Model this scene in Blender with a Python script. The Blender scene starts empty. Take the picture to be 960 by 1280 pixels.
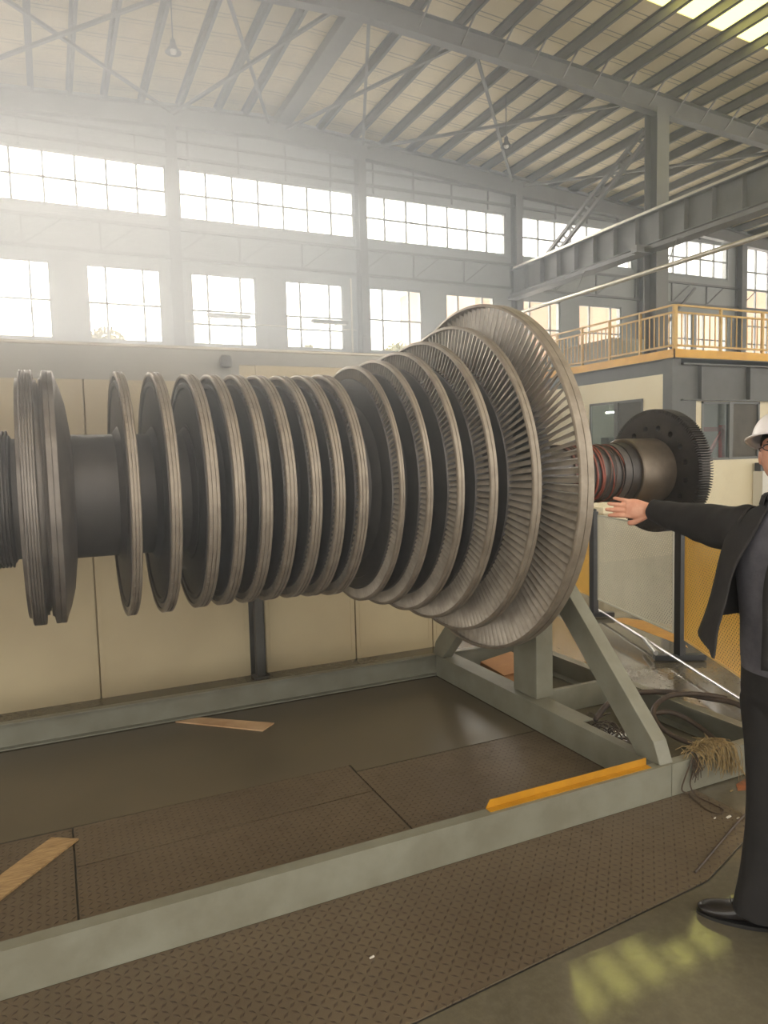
import bpy, bmesh, math, random
from mathutils import Vector, Matrix, noise
rnd = random.Random(7)
S = bpy.context.scene
COL = S.collection
PI = math.pi

# ------------------------------------------------------------------ helpers
def V(*a): return Vector(a)

class MB:
    """collects geometry, build() links it as one mesh object"""
    def __init__(s): s.v = []; s.f = []
    def add(s, vs, fs):
        n = len(s.v); s.v += [Vector(p) for p in vs]; s.f += [tuple(i + n for i in f) for f in fs]; return s
    def box(s, x0, x1, y0, y1, z0, z1):
        return s.hexa([(x0,y0,z0),(x1,y0,z0),(x1,y1,z0),(x0,y1,z0),(x0,y0,z1),(x1,y0,z1),(x1,y1,z1),(x0,y1,z1)])
    def hexa(s, p):
        return s.add(p, [(3,2,1,0),(4,5,6,7),(0,1,5,4),(1,2,6,5),(2,3,7,6),(3,0,4,7)])
    def bar(s, p, q, w, h, up=(0,0,1)):
        p, q = Vector(p), Vector(q); d = (q-p).normalized(); u = Vector(up)
        a = d.cross(u)
        if a.length < 1e-5: a = d.cross(Vector((1,0,0)))
        a.normalize(); b = a.cross(d).normalized()
        a = a*(w/2); b = b*(h/2)
        return s.hexa([p-a-b, q-a-b, q+a-b, p+a-b, p-a+b, q-a+b, q+a+b, p+a+b])
    def tube(s, pts, r, n=8, closed=False):
        pts = [Vector(p) for p in pts]; m = len(pts)
        rs = r if isinstance(r, (list, tuple)) else [r]*m
        rings = []; prev = None
        for i, p in enumerate(pts):
            if closed: t = pts[(i+1) % m] - pts[i-1]
            else: t = pts[min(i+1, m-1)] - pts[max(i-1, 0)]
            t.normalize()
            if prev is None:
                a = t.cross(Vector((0,0,1)))
                if a.length < 1e-4: a = t.cross(Vector((1,0,0)))
            else: a = prev - t*prev.dot(t)
            a.normalize(); prev = a; b = t.cross(a)
            rings.append([p + (a*math.cos(2*PI*k/n) + b*math.sin(2*PI*k/n))*rs[i] for k in range(n)])
        return s.loft(rings, caps=not closed, wrap=closed)
    def loft(s, rings, caps=True, wrap=False, closed=True):
        n = len(rings[0]); m = len(rings); vs = [p for r in rings for p in r]; fs = []
        for i in range(m if wrap else m-1):
            j = (i+1) % m
            for k in range(n if closed else n-1):
                l = (k+1) % n
                fs.append((i*n+k, i*n+l, j*n+l, j*n+k))
        if caps and closed and not wrap:
            fs.append(tuple(range(n-1, -1, -1))); fs.append(tuple((m-1)*n+k for k in range(n)))
        return s.add(vs, fs)
    def lathe(s, prof, n=96, c=(0,0,0), closed=False):
        """profile of (x, r) turned about the X axis through c"""
        rings = [[(c[0]+x, c[1]+r*math.cos(2*PI*k/n), c[2]+r*math.sin(2*PI*k/n)) for k in range(n)] for x, r in prof]
        return s.loft(rings, caps=not closed, wrap=closed)
    def lathez(s, prof, n=24, c=(0,0,0)):
        rings = [[(c[0]+r*math.cos(2*PI*k/n), c[1]+r*math.sin(2*PI*k/n), c[2]+z) for k in range(n)] for r, z in prof]
        return s.loft(rings)
    def mesh(s, name, origin=(0,0,0), smooth=None):
        o = Vector(origin)
        me = bpy.data.meshes.new(name)
        me.from_pydata([p-o for p in s.v], [], s.f)
        bm = bmesh.new(); bm.from_mesh(me)
        bmesh.ops.recalc_face_normals(bm, faces=bm.faces); bm.to_mesh(me); bm.free()
        if smooth is not None:
            me.shade_smooth()
            if smooth < 180: me.set_sharp_from_angle(angle=math.radians(smooth))
        me.update(); return me
    def build(s, name, mat, parent=None, origin=None, smooth=None, bevel=0):
        po = wloc(parent) if parent else Vector((0,0,0))
        org = Vector(origin) if origin is not None else (po if parent else Vector((0,0,0)))
        o = bpy.data.objects.new(name, s.mesh(name, org, smooth)); COL.objects.link(o)
        o.location = org - po
        if parent: o.parent = parent
        if mat: o.data.materials.append(mat)
        if bevel:
            b = o.modifiers.new('bevel', 'BEVEL'); b.width = bevel; b.segments = 2; b.limit_method = 'ANGLE'; b.angle_limit = math.radians(40)
        return o

def wloc(o):
    p = Vector((0,0,0))
    while o: p = p + Vector(o.location); o = o.parent
    return p
def tag(o, label=None, cat=None, group=None, kind=None):
    if label: o['label'] = label
    if cat: o['category'] = cat
    if group: o['group'] = group
    if kind: o['kind'] = kind
    return o
def empty(name, loc, label, cat, group=None, rz=0):
    o = bpy.data.objects.new(name, None); COL.objects.link(o); o.location = loc; o.rotation_euler = (0,0,rz)
    o.empty_display_size = .1
    return tag(o, label, cat, group)
def struct(o): o['kind'] = 'structure'; return o
def bake(o, keep=None):
    """replace an object's mesh by its evaluated mesh"""
    dg = bpy.context.evaluated_depsgraph_get(); dg.update()
    me = bpy.data.meshes.new_from_object(o.evaluated_get(dg))
    o.modifiers.clear(); o.data = me; return o
def catmull(pts, n):
    pts = [Vector(p) for p in pts]; m = len(pts); out = []
    for i in range(n):
        t = i*(m-1)/(n-1); k = min(int(t), m-2); u = t-k
        p0, p1, p2, p3 = pts[max(k-1,0)], pts[k], pts[k+1], pts[min(k+2,m-1)]
        out.append(.5*((2*p1)+(p2-p0)*u+(2*p0-5*p1+4*p2-p3)*u*u+(3*p1-p0-3*p2+p3)*u**3))
    return out

# ------------------------------------------------------------------ materials
def srgb(r, g, b):
    f = lambda c: ((c/255+.055)/1.055)**2.4 if c > 10 else c/255/12.92
    return (f(r), f(g), f(b), 1)
class NT:
    def __init__(s, name):
        s.m = bpy.data.materials.new(name); s.m.use_nodes = True; s.t = s.m.node_tree; s.t.nodes.clear()
        s.out = s.n('ShaderNodeOutputMaterial')
    def n(s, kind, **kw):
        x = s.t.nodes.new(kind)
        for k, v in kw.items(): setattr(x, k, v)
        return x
    def l(s, a, b): s.t.links.new(a, b)
    def math(s, op, a, b=None, c=None):
        x = s.n('ShaderNodeMath', operation=op)
        for i, v in enumerate((a, b, c)):
            if v is None: continue
            if isinstance(v, (int, float)): x.inputs[i].default_value = v
            else: s.l(v, x.inputs[i])
        return x.outputs[0]
    def mix(s, fac, a, b):
        x = s.n('ShaderNodeMix', data_type='RGBA')
        for sock, v in ((x.inputs[0], fac), (x.inputs[6], a), (x.inputs[7], b)):
            if isinstance(v, (int, float, tuple)): sock.default_value = v
            else: s.l(v, sock)
        return x.outputs[2]
    def noise(s, scale, detail=4, rough=.55, vec=None, dist=0):
        x = s.n('ShaderNodeTexNoise'); x.inputs['Scale'].default_value = scale
        x.inputs['Detail'].default_value = detail; x.inputs['Roughness'].default_value = rough; x.inputs['Distortion'].default_value = dist
        s.l(vec if vec is not None else s.coord(), x.inputs['Vector']); return x.outputs['Fac']
    def coord(s):
        g = s.n('ShaderNodeNewGeometry'); return g.outputs['Position']
    def obj(s): return s.n('ShaderNodeTexCoord').outputs['Object']
    def ramp(s, fac, a, b):
        x = s.n('ShaderNodeMapRange'); s.l(fac, x.inputs[0]); x.inputs[1].default_value = a; x.inputs[2].default_value = b
        return x.outputs[0]
    def mapv(s, vec, sc):
        x = s.n('ShaderNodeMapping'); x.inputs['Scale'].default_value = sc; s.l(vec, x.inputs['Vector']); return x.outputs[0]
    def bump(s, h, strength=.3, dist=.01):
        x = s.n('ShaderNodeBump'); x.inputs['Strength'].default_value = strength; x.inputs['Distance'].default_value = dist
        s.l(h, x.inputs['Height']); return x.outputs[0]
    def principled(s, col, rough=.5, metal=0, bump=None, spec=.5):
        p = s.n('ShaderNodeBsdfPrincipled')
        for k, v in (('Base Color', col), ('Roughness', rough), ('Metallic', metal), ('Specular IOR Level', spec)):
            if isinstance(v, (int, float, tuple)): p.inputs[k].default_value = v
            else: s.l(v, p.inputs[k])
        if bump is not None: s.l(bump, p.inputs['Normal'])
        return p
    def done(s, sh):
        s.l(sh.outputs[0], s.out.inputs[0]); return s.m
def pm(name, c1, c2=None, rough=.5, metal=0, scale=6, bump=.0, bscale=60, spec=.5, stretch=None):
    t = NT(name); c2 = c2 or c1
    vec = t.coord()
    if stretch: vec = t.mapv(vec, stretch)
    f = t.ramp(t.noise(scale, 5, .6, vec), .35, .65)
    col = t.mix(f, c1, c2) if c1 != c2 else c1
    b = t.bump(t.noise(bscale, 3, .6, vec), bump, .005) if bump else None
    return t.done(t.principled(col, rough, metal, b, spec))

M = {}
M['rotor'] = pm('rotor_steel', srgb(128,121,114), srgb(104,97,90), .42, .55, 9, .08, 120)
M['rotor_dark'] = pm('rotor_dark_steel', srgb(92,87,83), srgb(74,69,66), .5, .35, 7, .05, 80)
M['blade'] = pm('blade_steel', srgb(172,162,148), srgb(146,136,122), .4, .35, 14, .05, 90)
M['rim'] = pm('shroud_steel', srgb(150,139,124), srgb(128,117,103), .42, .4, 14, .08, 160)
M['gear'] = pm('gear_steel', srgb(70,65,61), srgb(55,51,48), .45, .5, 8, .06, 90)
M['drum'] = pm('drum_steel', srgb(118,106,92), srgb(96,86,74), .36, .6, 6, .05, 90)
M['frame'] = pm('grey_green_paint', srgb(130,129,115), srgb(116,113,98), .45, 0, 5, .06, 50)
M['steel_grey'] = pm('grey_steel_paint', srgb(102,99,95), srgb(91,88,84), .5, 0, 2, .03, 30)
M['purlin'] = pm('purlin_steel', srgb(112,108,102), srgb(98,95,90), .5, .2, 3)
M['wall_grey'] = pm('grey_wall_cladding', srgb(142,143,140), srgb(130,131,129), .6, 0, .8)
M['cream'] = pm('cream_panel', srgb(200,186,152), srgb(188,173,140), .55, 0, 1.5)
M['office_cream'] = pm('office_cream', srgb(236,224,192), srgb(228,214,180), .6, 0, 1.2)
M['fascia'] = pm('beige_grey_fascia', srgb(166,163,152), srgb(152,150,142), .55, 0, 2)
M['dark_grey'] = pm('dark_grey_steel', srgb(86,84,80), srgb(76,74,70), .5, 0, 3)
M['mull'] = pm('window_mullion', srgb(132,134,132), None, .5)
M['office_frame'] = pm('office_window_frame', srgb(92,90,84), None, .4)
M['yellow'] = pm('yellow_paint', srgb(186,134,32), srgb(170,120,26), .45, 0, 8)
M['yellow_rail'] = pm('yellow_railing_paint', srgb(208,170,92), srgb(192,150,72), .45, 0, 8)
M['toe'] = pm('toe_board_paint', srgb(228,172,44), srgb(214,156,36), .5, 0, 3)
M['black'] = pm('black_paint', srgb(38,36,34), srgb(28,26,25), .4, 0, 9)
M['chrome'] = pm('chrome', (.42,.41,.40,1), None, .28, 1)
M['pipe'] = pm('galvanised_pipe', srgb(205,198,182), srgb(188,180,164), .35, .6, 5)
M['wood'] = pm('plywood_strip', srgb(180,150,106), srgb(142,112,76), .6, 0, 3, .1, 40, stretch=(6,40,40))
M['wood_pale'] = pm('pale_batten', srgb(208,176,138), srgb(180,142,104), .6, 0, 5, .1, 40)
M['card'] = pm('cardboard', srgb(190,142,96), srgb(172,124,82), .8, 0, 4)
M['hose'] = pm('rubber_hose', srgb(78,64,52), srgb(58,48,40), .6, 0, 18, .2, 60)
M['straw'] = pm('straw', srgb(158,136,92), srgb(116,96,62), .8, 0, 30)
M['twine'] = pm('dark_twine', srgb(70,56,42), None, .8)
M['rust'] = pm('rust_dust', srgb(156,92,50), srgb(104,74,48), .9, 0, 20)
M['paper'] = pm('white_scrap', srgb(214,208,196), None, .8)
M['wire_red'] = pm('red_brown_wire', srgb(150,72,54), srgb(112,60,46), .5, 0, 20)
M['wire_dark'] = pm('dark_wire', srgb(66,54,48), srgb(88,66,52), .5, 0, 20)
M['skin'] = pm('skin', srgb(214,160,134), srgb(200,140,114), .5, 0, 30, .05, 200)
M['jacket'] = pm('dark_jacket_cloth', srgb(38,35,33), srgb(29,26,25), .85, 0, 14, .25, 50)
M['shirt'] = pm('grey_shirt_cloth', srgb(88,86,92), srgb(74,72,78), .9, 0, 20, .2, 120)
M['trousers'] = pm('black_trousers_cloth', srgb(32,29,28), srgb(25,23,22), .85, 0, 10, .2, 60)
M['shoe'] = pm('black_leather', srgb(26,23,22), srgb(36,31,28), .25, 0, 20, .05, 60)
M['hat'] = pm('white_hard_hat', srgb(222,216,216), None, .3)
M['hair'] = pm('black_hair', srgb(24,21,20), None, .6)
M['eye'] = pm('eye_dark', srgb(30,22,18), None, .2)
M['lip'] = pm('lips', srgb(178,104,92), None, .5)
M['red_machine'] = pm('red_machine_paint', srgb(190,58,48), srgb(168,48,40), .45, 0, 4)
M['leaf'] = pm('tree_leaf', srgb(112,116,40), srgb(150,136,44), .7, 0, 3)
M['bark'] = pm('bark', srgb(96,80,62), None, .9)
M['white'] = pm('white_paint', srgb(226,222,212), None, .5)
M['sock'] = M['trousers']

def glass(name, tint=(1,1,1,1), gloss=.08, rough=.02):
    t = NT(name); a = t.n('ShaderNodeBsdfTransparent'); a.inputs[0].default_value = tint
    g = t.n('ShaderNodeBsdfGlossy'); g.inputs['Roughness'].default_value = rough
    lw = t.n('ShaderNodeLayerWeight'); lw.inputs[0].default_value = .5
    fr = t.math('ADD', .04, t.math('MULTIPLY', t.math('POWER', lw.outputs['Facing'], 5), .8))
    m = t.n('ShaderNodeMixShader'); t.l(fr, m.inputs[0]); t.l(a.outputs[0], m.inputs[1]); t.l(g.outputs[0], m.inputs[2])
    return t.done(m)
M['glass'] = glass('window_glass')
M['office_glass'] = glass('office_glass', (.62,.66,.62,1))
M['screen'] = pm('insect_screen', srgb(84,76,62), srgb(74,66,54), .7)
def emit(name, c, st):
    t = NT(name); e = t.n('ShaderNodeEmission'); e.inputs[0].default_value = c; e.inputs[1].default_value = st
    return t.done(e)
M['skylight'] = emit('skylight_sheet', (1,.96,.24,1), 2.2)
M['tube_on'] = emit('lit_tube', (1,1,.96,1), 45.0)

def mat_floor():
    t = NT('polished_floor')
    v = t.coord()
    a = t.ramp(t.noise(1.1, 6, .6), .3, .7); b = t.ramp(t.noise(34, 4, .7), .4, .7)
    c = t.mix(a, srgb(84,78,64), srgb(102,96,80)); c = t.mix(t.math('MULTIPLY', b, .35), c, srgb(120,112,94))
    r = t.math('ADD', t.math('MULTIPLY', b, .06), .06)
    bp = t.bump(t.noise(60, 3, .5), .03, .001)
    return t.done(t.principled(c, r, 0, bp, .55))
M['floor'] = mat_floor()
def mat_inner():
    t = NT('worn_brown_floor')
    a = t.ramp(t.noise(1.6, 6, .6), .3, .7); b = t.ramp(t.noise(20, 4, .7), .45, .75)
    c = t.mix(a, srgb(86,78,63), srgb(98,88,71)); c = t.mix(t.math('MULTIPLY', b, .15), c, srgb(72,62,50))
    return t.done(t.principled(c, t.math('ADD', t.math('MULTIPLY', a, .06), .3), 0, t.bump(t.noise(6,3), .03, .003), .45))
M['inner'] = mat_inner()
def mat_tread():
    """diamond tread plate: small lozenges, alternately turned +-45 degrees"""
    t = NT('tread_plate')
    pos = t.coord(); sx = t.n('ShaderNodeSeparateXYZ'); t.l(pos, sx.inputs[0])
    P = .03
    u = t.math('DIVIDE', sx.outputs[0], P); w = t.math('DIVIDE', sx.outputs[1], P)
    fu = t.math('SUBTRACT', t.math('FRACT', u), .5); fw = t.math('SUBTRACT', t.math('FRACT', w), .5)
    par = t.math('FRACT', t.math('MULTIPLY', t.math('ADD', t.math('FLOOR', u), t.math('FLOOR', w)), .5))
    sg = t.math('SUBTRACT', 1, t.math('MULTIPLY', par, 4))           # +1 / -1
    fw2 = t.math('MULTIPLY', fw, sg)
    p = t.math('ABSOLUTE', t.math('ADD', fu, fw2)); q = t.math('ABSOLUTE', t.math('SUBTRACT', fu, fw2))
    d = t.math('ADD', t.math('DIVIDE', p, .74), t.math('DIVIDE', q, .24))
    h = t.math('SUBTRACT', 1, t.ramp(d, .6, 1.05))
    a = t.ramp(t.noise(1.8, 6, .65), .3, .7); b = t.ramp(t.noise(9, 5, .7), .5, .8)
    base = t.mix(a, srgb(96,84,68), srgb(110,97,79)); base = t.mix(t.math('MULTIPLY', b, .4), base, srgb(86,70,54))
    col = t.mix(t.math('MULTIPLY', h, .75), base, srgb(62,50,41))
    rough = t.math('ADD', .42, t.math('MULTIPLY', b, .2))
    bp = t.bump(h, .55, .004)
    return t.done(t.principled(col, rough, .15, bp, .4))
M['tread'] = mat_tread()
def mat_roof():
    t = NT('roof_sheet')
    pos = t.coord(); sx = t.n('ShaderNodeSeparateXYZ'); t.l(pos, sx.inputs[0])
    y = t.math('FRACT', t.math('DIVIDE', sx.outputs[1], .75))
    l1 = t.math('LESS_THAN', y, .04); y2 = t.math('FRACT', t.math('ADD', y, .82)); l2 = t.math('LESS_THAN', y2, .03)
    ln = t.math('MAXIMUM', l1, l2)
    a = t.ramp(t.noise(.9, 4, .6), .3, .7)
    c = t.mix(a, srgb(222,206,170), srgb(206,190,156)); c = t.mix(t.math('MULTIPLY', ln, .75), c, srgb(104,96,82))
    return t.done(t.principled(c, .5, 0, t.bump(t.noise(2.2, 3, .5), .35, .05)))
M['roof'] = mat_roof()
def mat_perf(name, c1, c2):
    t = NT(name)
    o = t.n('ShaderNodeTexCoord'); sx = t.n('ShaderNodeSeparateXYZ'); t.l(o.outputs['Object'], sx.inputs[0])
    P = .036
    u = t.math('DIVIDE', sx.outputs[0], P); w = t.math('DIVIDE', sx.outputs[2], P)
    def dist(du):
        a = t.math('SUBTRACT', t.math('FRACT', t.math('ADD', u, du)), .5); b = t.math('SUBTRACT', t.math('FRACT', t.math('ADD', w, du)), .5)
        return t.math('SQRT', t.math('ADD', t.math('MULTIPLY', a, a), t.math('MULTIPLY', b, b)))
    d = t.math('MINIMUM', dist(0), dist(.5))
    hole = t.math('LESS_THAN', d, .17)
    p = t.principled(t.mix(t.ramp(t.noise(3,3), .3, .7), c1, c2), .35, .1)
    tr = t.n('ShaderNodeBsdfTransparent'); m = t.n('ShaderNodeMixShader')
    t.l(hole, m.inputs[0]); t.l(p.outputs[0], m.inputs[1]); t.l(tr.outputs[0], m.inputs[2])
    return t.done(m)
M['perf_grey'] = mat_perf('perforated_grey', srgb(222,216,194), srgb(210,204,182))
M['perf_yellow'] = mat_perf('perforated_yellow', srgb(236,186,62), srgb(224,170,48))
def mat_building():
    t = NT('beige_render')
    b = t.n('ShaderNodeTexBrick'); b.inputs['Scale'].default_value = .35; b.inputs['Color1'].default_value = srgb(176,146,124); b.inputs['Color2'].default_value = srgb(184,156,134)
    b.inputs['Mortar'].default_value = srgb(158,138,120); b.inputs['Mortar Size'].default_value = .02
    t.l(t.mapv(t.coord(), (1,1,1)), b.inputs['Vector'])
    return t.done(t.principled(b.outputs[0], .8))
M['building'] = mat_building()

# ------------------------------------------------------------------ camera, world, view
YAW, PIT, ROL = (math.radians(a) for a in (24.917, -4.640, -1.470))
f = Vector((math.sin(YAW)*math.cos(PIT), math.cos(YAW)*math.cos(PIT), math.sin(PIT)))
r = Vector((math.cos(YAW), -math.sin(YAW), 0)); u = r.cross(f)
r2 = r*math.cos(ROL) + u*math.sin(ROL); u2 = -r*math.sin(ROL) + u*math.cos(ROL)
cam = bpy.data.cameras.new('camera'); co = bpy.data.objects.new('camera', cam); COL.objects.link(co)
cam.sensor_fit = 'HORIZONTAL'; cam.sensor_width = 36; cam.lens = 893/960*36; cam.clip_end = 300
mt = Matrix.Identity(4)
for i in range(3): mt[i][0] = r2[i]; mt[i][1] = u2[i]; mt[i][2] = -f[i]
mt[0][3], mt[1][3], mt[2][3] = 0, 0, 1.70
co.matrix_world = mt; S.camera = co

SKY0, SKY1 = 1.4, 17.0
W = bpy.data.worlds.new('sky'); S.world = W; W.use_nodes = True
wt = W.node_tree; bg = wt.nodes['Background']; bg.inputs[0].default_value = (1, .955, .87, 1)
def wm(op, a, b):
    x = wt.nodes.new('ShaderNodeMath'); x.operation = op
    for i, v in enumerate((a, b)):
        if isinstance(v, (int, float)): x.inputs[i].default_value = v
        else: wt.links.new(v, x.inputs[i])
    return x.outputs[0]
# overcast sky, brightest around the veiled sun low beyond the gable wall
tc = wt.nodes.new('ShaderNodeTexCoord'); vm = wt.nodes.new('ShaderNodeVectorMath'); vm.operation = 'DOT_PRODUCT'
sz = wt.nodes.new('ShaderNodeSeparateXYZ'); wt.links.new(tc.outputs['Generated'], sz.inputs[0])      # extra glow from below the horizon, added to brighten the roof
wt.links.new(tc.outputs['Generated'], vm.inputs[0]); vm.inputs[1].default_value = Vector((-.12,.90,.42)).normalized()
wt.links.new(wm('ADD', wm('ADD', SKY0, wm('MULTIPLY', 3.2, wm('MAXIMUM', wm('MULTIPLY', sz.outputs[2], -1), 0))), wm('MULTIPLY', SKY1, wm('POWER', wm('MAXIMUM', vm.outputs['Value'], 0), 7))), bg.inputs[1])
S.view_settings.view_transform = 'Standard'; S.view_settings.look = 'None'; S.view_settings.gamma = 1; S.view_settings.use_curve_mapping = False
S.view_settings.exposure = 0.84
S.cycles.max_bounces = 8; S.cycles.transparent_max_bounces = 16; S.cycles.use_denoising = True
S.cycles.caustics_reflective = False; S.cycles.caustics_refractive = False

# ------------------------------------------------------------------ hall shell
WY = 20.0                                         # gable wall inner face
RIDGE = 5.9
def zr(x): return 10.97 - .060*abs(x-RIDGE)       # top of the rafters / underside of the purlins
XL, XR, YB = -9.0, 31.0, -5.0
struct(MB().box(XL, XR, 1.80, WY, -.2, 0).hexa([(XL,YB,-.5),(XR,YB,-.5),(XR,1.8,-.2),(XL,1.8,-.2),(XL,YB,-.24),(XR,YB,-.24),(XR,1.8,0),(XL,1.8,0)]).build('floor', M['floor']))  # front slab sloped to shift the skylight's reflection towards the plates
# tread plates let into the floor, with open joints between them
G = .004
def plate(x0, x1, y0, y1, mat, h=.006):
    return struct(MB().box(x0+G, x1-G, y0+G, y1-G, .0005, h).build('floor_plate', mat))
struct(MB().add([(-4+G,1.80,.0005),(.9,1.80,.0005),(2.24,1.905,.0005),(2.80,2.10,.0005),(2.80,2.458,.0005),(-4+G,2.458,.0005),
                 (-4+G,1.80,.006),(.9,1.80,.006),(2.24,1.905,.006),(2.80,2.10,.006),(2.80,2.458,.006),(-4+G,2.458,.006)],
      [(5,4,3,2,1,0),(6,7,8,9,10,11),(0,1,7,6),(1,2,8,7),(2,3,9,8),(3,4,10,9),(4,5,11,10),(5,0,6,11)]).build('floor_plate', M['tread']))
struct(MB().box(-4,2.578,2.50,4.67,.0001,.0004).box(-4,2.80,2.11,2.459,.0001,.0004).add([(-4,1.794,.0004),(.9,1.794,.0004),(2.245,1.899,.0004),(2.806,2.096,.0004),(2.806,2.2,.0004),(-4,2.2,.0004)],[(0,1,2,3,4,5)]).build('floor_joint', M['black']))
plate(-4, 0, 2.515, 3.52, M['tread']); struct(MB().hexa([(0+G,2.515,.0005),(1.39-G,2.515,.0005),(1.39-G,3.20-G,.0005),(0+G,3.16-G,.0005),(0+G,2.515,.006),(1.39-G,2.515,.006),(1.39-G,3.20-G,.006),(0+G,3.16-G,.006)]).build('floor_plate', M['tread']))
struct(MB().hexa([(0+G,3.16+G,.0005),(1.39-G,3.20+G,.0005),(1.39-G,3.53,.0005),(0+G,3.52,.0005),(0+G,3.16+G,.006),(1.39-G,3.20+G,.006),(1.39-G,3.53,.006),(0+G,3.52,.006)]).build('floor_plate', M['tread']))
plate(1.39, 2.575, 2.515, 3.44, M['tread'])
struct(MB().box(-4, 1.40, 3.535, 4.66, .0005, .004).box(1.40, 2.57, 3.45, 4.66, .0005, .004).build('floor_plate', M['inner']))

# roof sheets
th = .05
def slope_sheet(x0, x1, y0, y1, dz=.23, t=th):
    z0, z1 = zr(x0)+dz, zr(x1)+dz
    return [(x0,y0,z0),(x1,y0,z1),(x1,y1,z1),(x0,y1,z0),(x0,y0,z0+t),(x1,y0,z1+t),(x1,y1,z1+t),(x0,y1,z0+t)]
SK0, SK1 = 10.45, 11.65                            # skylight strip across the roof
mb = MB()
for x0, x1 in ((XL, RIDGE), (RIDGE, XR)):
    mb.hexa(slope_sheet(x0, x1, YB, SK0)); mb.hexa(slope_sheet(x0, x1, SK1, WY+.4))
for x0, x1 in ((XL, RIDGE), (RIDGE, 9.48), (26, XR)): mb.hexa(slope_sheet(x0, x1, SK0, SK1))
struct(mb.build('ceiling', M['roof']))
x = 9.0
k = 0
for x0 in [9.5 + .88*i for i in range(20)]:
    if x0 + .88 > 26.05: break
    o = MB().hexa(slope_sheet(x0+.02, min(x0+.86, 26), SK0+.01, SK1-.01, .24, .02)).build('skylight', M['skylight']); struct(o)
# purlins
PX = [-7.7,-6.7,-5.7,-4.7,-3.7,-2.75,-1.8,-.85,.1,.95,1.75,2.65,3.6,4.6,5.35,7.5,8.55] + [9.5+.88*i for i in range(24)]
for x in PX:
    z = zr(x); m_ = MB()
    m_.box(x-.008, x+.008, -4.8, WY, z+.0, z+.22); m_.box(x-.008, x+.07, -4.8, WY, z, z+.01); m_.box(x-.07, x+.008, -4.8, WY, z+.21, z+.22)
    struct(m_.build('purlin', M['purlin']))
m_ = MB().box(6.2, 6.62, -4.8, WY, zr(6.4)-.05, zr(6.4)-.03).box(6.2,6.22,-4.8,WY,zr(6.4)-.03,zr(6.4)+.2).box(6.6,6.62,-4.8,WY,zr(6.4)-.03,zr(6.4)+.2)
struct(m_.build('ridge_beam', M['purlin']))
# rafters: I-section following the slope
def rafter(name, y, depth, x0, x1, wf=.22):
    m_ = MB(); xs = [x0, RIDGE, x1] if x0 < RIDGE < x1 else [x0, x1]
    for a, b in zip(xs[:-1], xs[1:]):
        def dp(x): return depth + .05*max(0, 1-abs(x-RIDGE)/9) + .08*max(0, 1-abs(x-14.1)/4)
        za, zb = zr(a), zr(b); da, db = dp(a), dp(b)
        seg = [a + (b-a)*i/12 for i in range(13)]
        for s0, s1 in zip(seg[:-1], seg[1:]):
            t0, t1, e0, e1 = zr(s0), zr(s1), zr(s0)-dp(s0), zr(s1)-dp(s1)
            def q(zl0, zh0, zl1, zh1, w):
                m_.hexa([(s0,y-w,zl0),(s1,y-w,zl1),(s1,y+w,zl1),(s0,y+w,zl0),(s0,y-w,zh0),(s1,y-w,zh1),(s1,y+w,zh1),(s0,y+w,zh0)])
            q(t0-.016, t0, t1-.016, t1, wf/2); q(e0, e0+.016, e1, e1+.016, wf/2); q(e0+.016, t0-.016, e1+.016, t1-.016, .006)
    return struct(m_.build(name, M['steel_grey']))
rafter('roof_rafter', 13.88, .42, XL, XR)
rafter('roof_rafter', 7.7, .42, XL, XR)
rafter('roof_rafter', 1.5, .42, XL, XR)
rafter('gable_rafter', WY-.2, .46, XL, XR)
# purlin hangers (small cleats between rafter and purlin)
m_ = MB()
for x in PX:
    if 4 < x < 22: m_.bar((x-.05,13.75,zr(x)-.42),(x+.06,13.35,zr(x)+.02),.03,.03)
struct(m_.build('fly_brace', M['purlin']))

# gable wall with openings
LW = [(-4.13+2.63*i, -4.13+2.63*i+1.84) for i in range(0, 9)]      # lower windows
LW = [(-1.60,.28),(1.11,2.95),(3.72,5.52),(6.36,8.15),(8.98,10.78),(11.63,13.46),(14.46,16.15),(16.95,18.88),(21.0,22.4),(22.6,24.3)]
LW = LW + [(-4.2,-2.4)]
UW = [(-7.4,-2.3),(-1.95,3.2),(3.52,8.57),(8.85,13.94),(14.57,19.4),(20.0,24.25)]
TW = [(25.35,28.3)]                                                 # tall window at the right
LZ, UZ = (4.80,6.72), (8.09,9.42)
holes = [(a,b,*LZ) for a,b in LW] + [(a,b,*UZ) for a,b in UW] + [(a,b,5.0,9.45) for a,b in TW]
def wall_mesh(holes, x0, x1, z0, z1f, y0, y1):
    xs = sorted({x0, x1, *[h[0] for h in holes], *[h[1] for h in holes], *([RIDGE] if x0 < RIDGE < x1 else [])}); m_ = MB()
    for a, b in zip(xs[:-1], xs[1:]):
        hs = sorted([h for h in holes if h[0] <= a+1e-6 and h[1] >= b-1e-6], key=lambda h: h[2])
        z = z0
        for h in hs:
            m_.box(a, b, y0, y1, z, h[2]); z = h[3]
        za, zb = z1f(a), z1f(b)
        m_.hexa([(a,y0,z),(b,y0,z),(b,y1,z),(a,y1,z),(a,y0,za),(b,y0,zb),(b,y1,zb),(a,y1,za)])
    return m_
struct(wall_mesh(holes, XL, XR, 0, lambda x: zr(x)+.21, WY, WY+.25).build('wall_back', M['wall_grey']))
sh = [(a+.8*0, a+4.6, 8.09, 9.42) for a in (-4.6,.6,5.8,11.0)] + [(a, a+4.0, 2.4, 6.72) for a in (-4.4,.8,6.0)]
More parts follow.
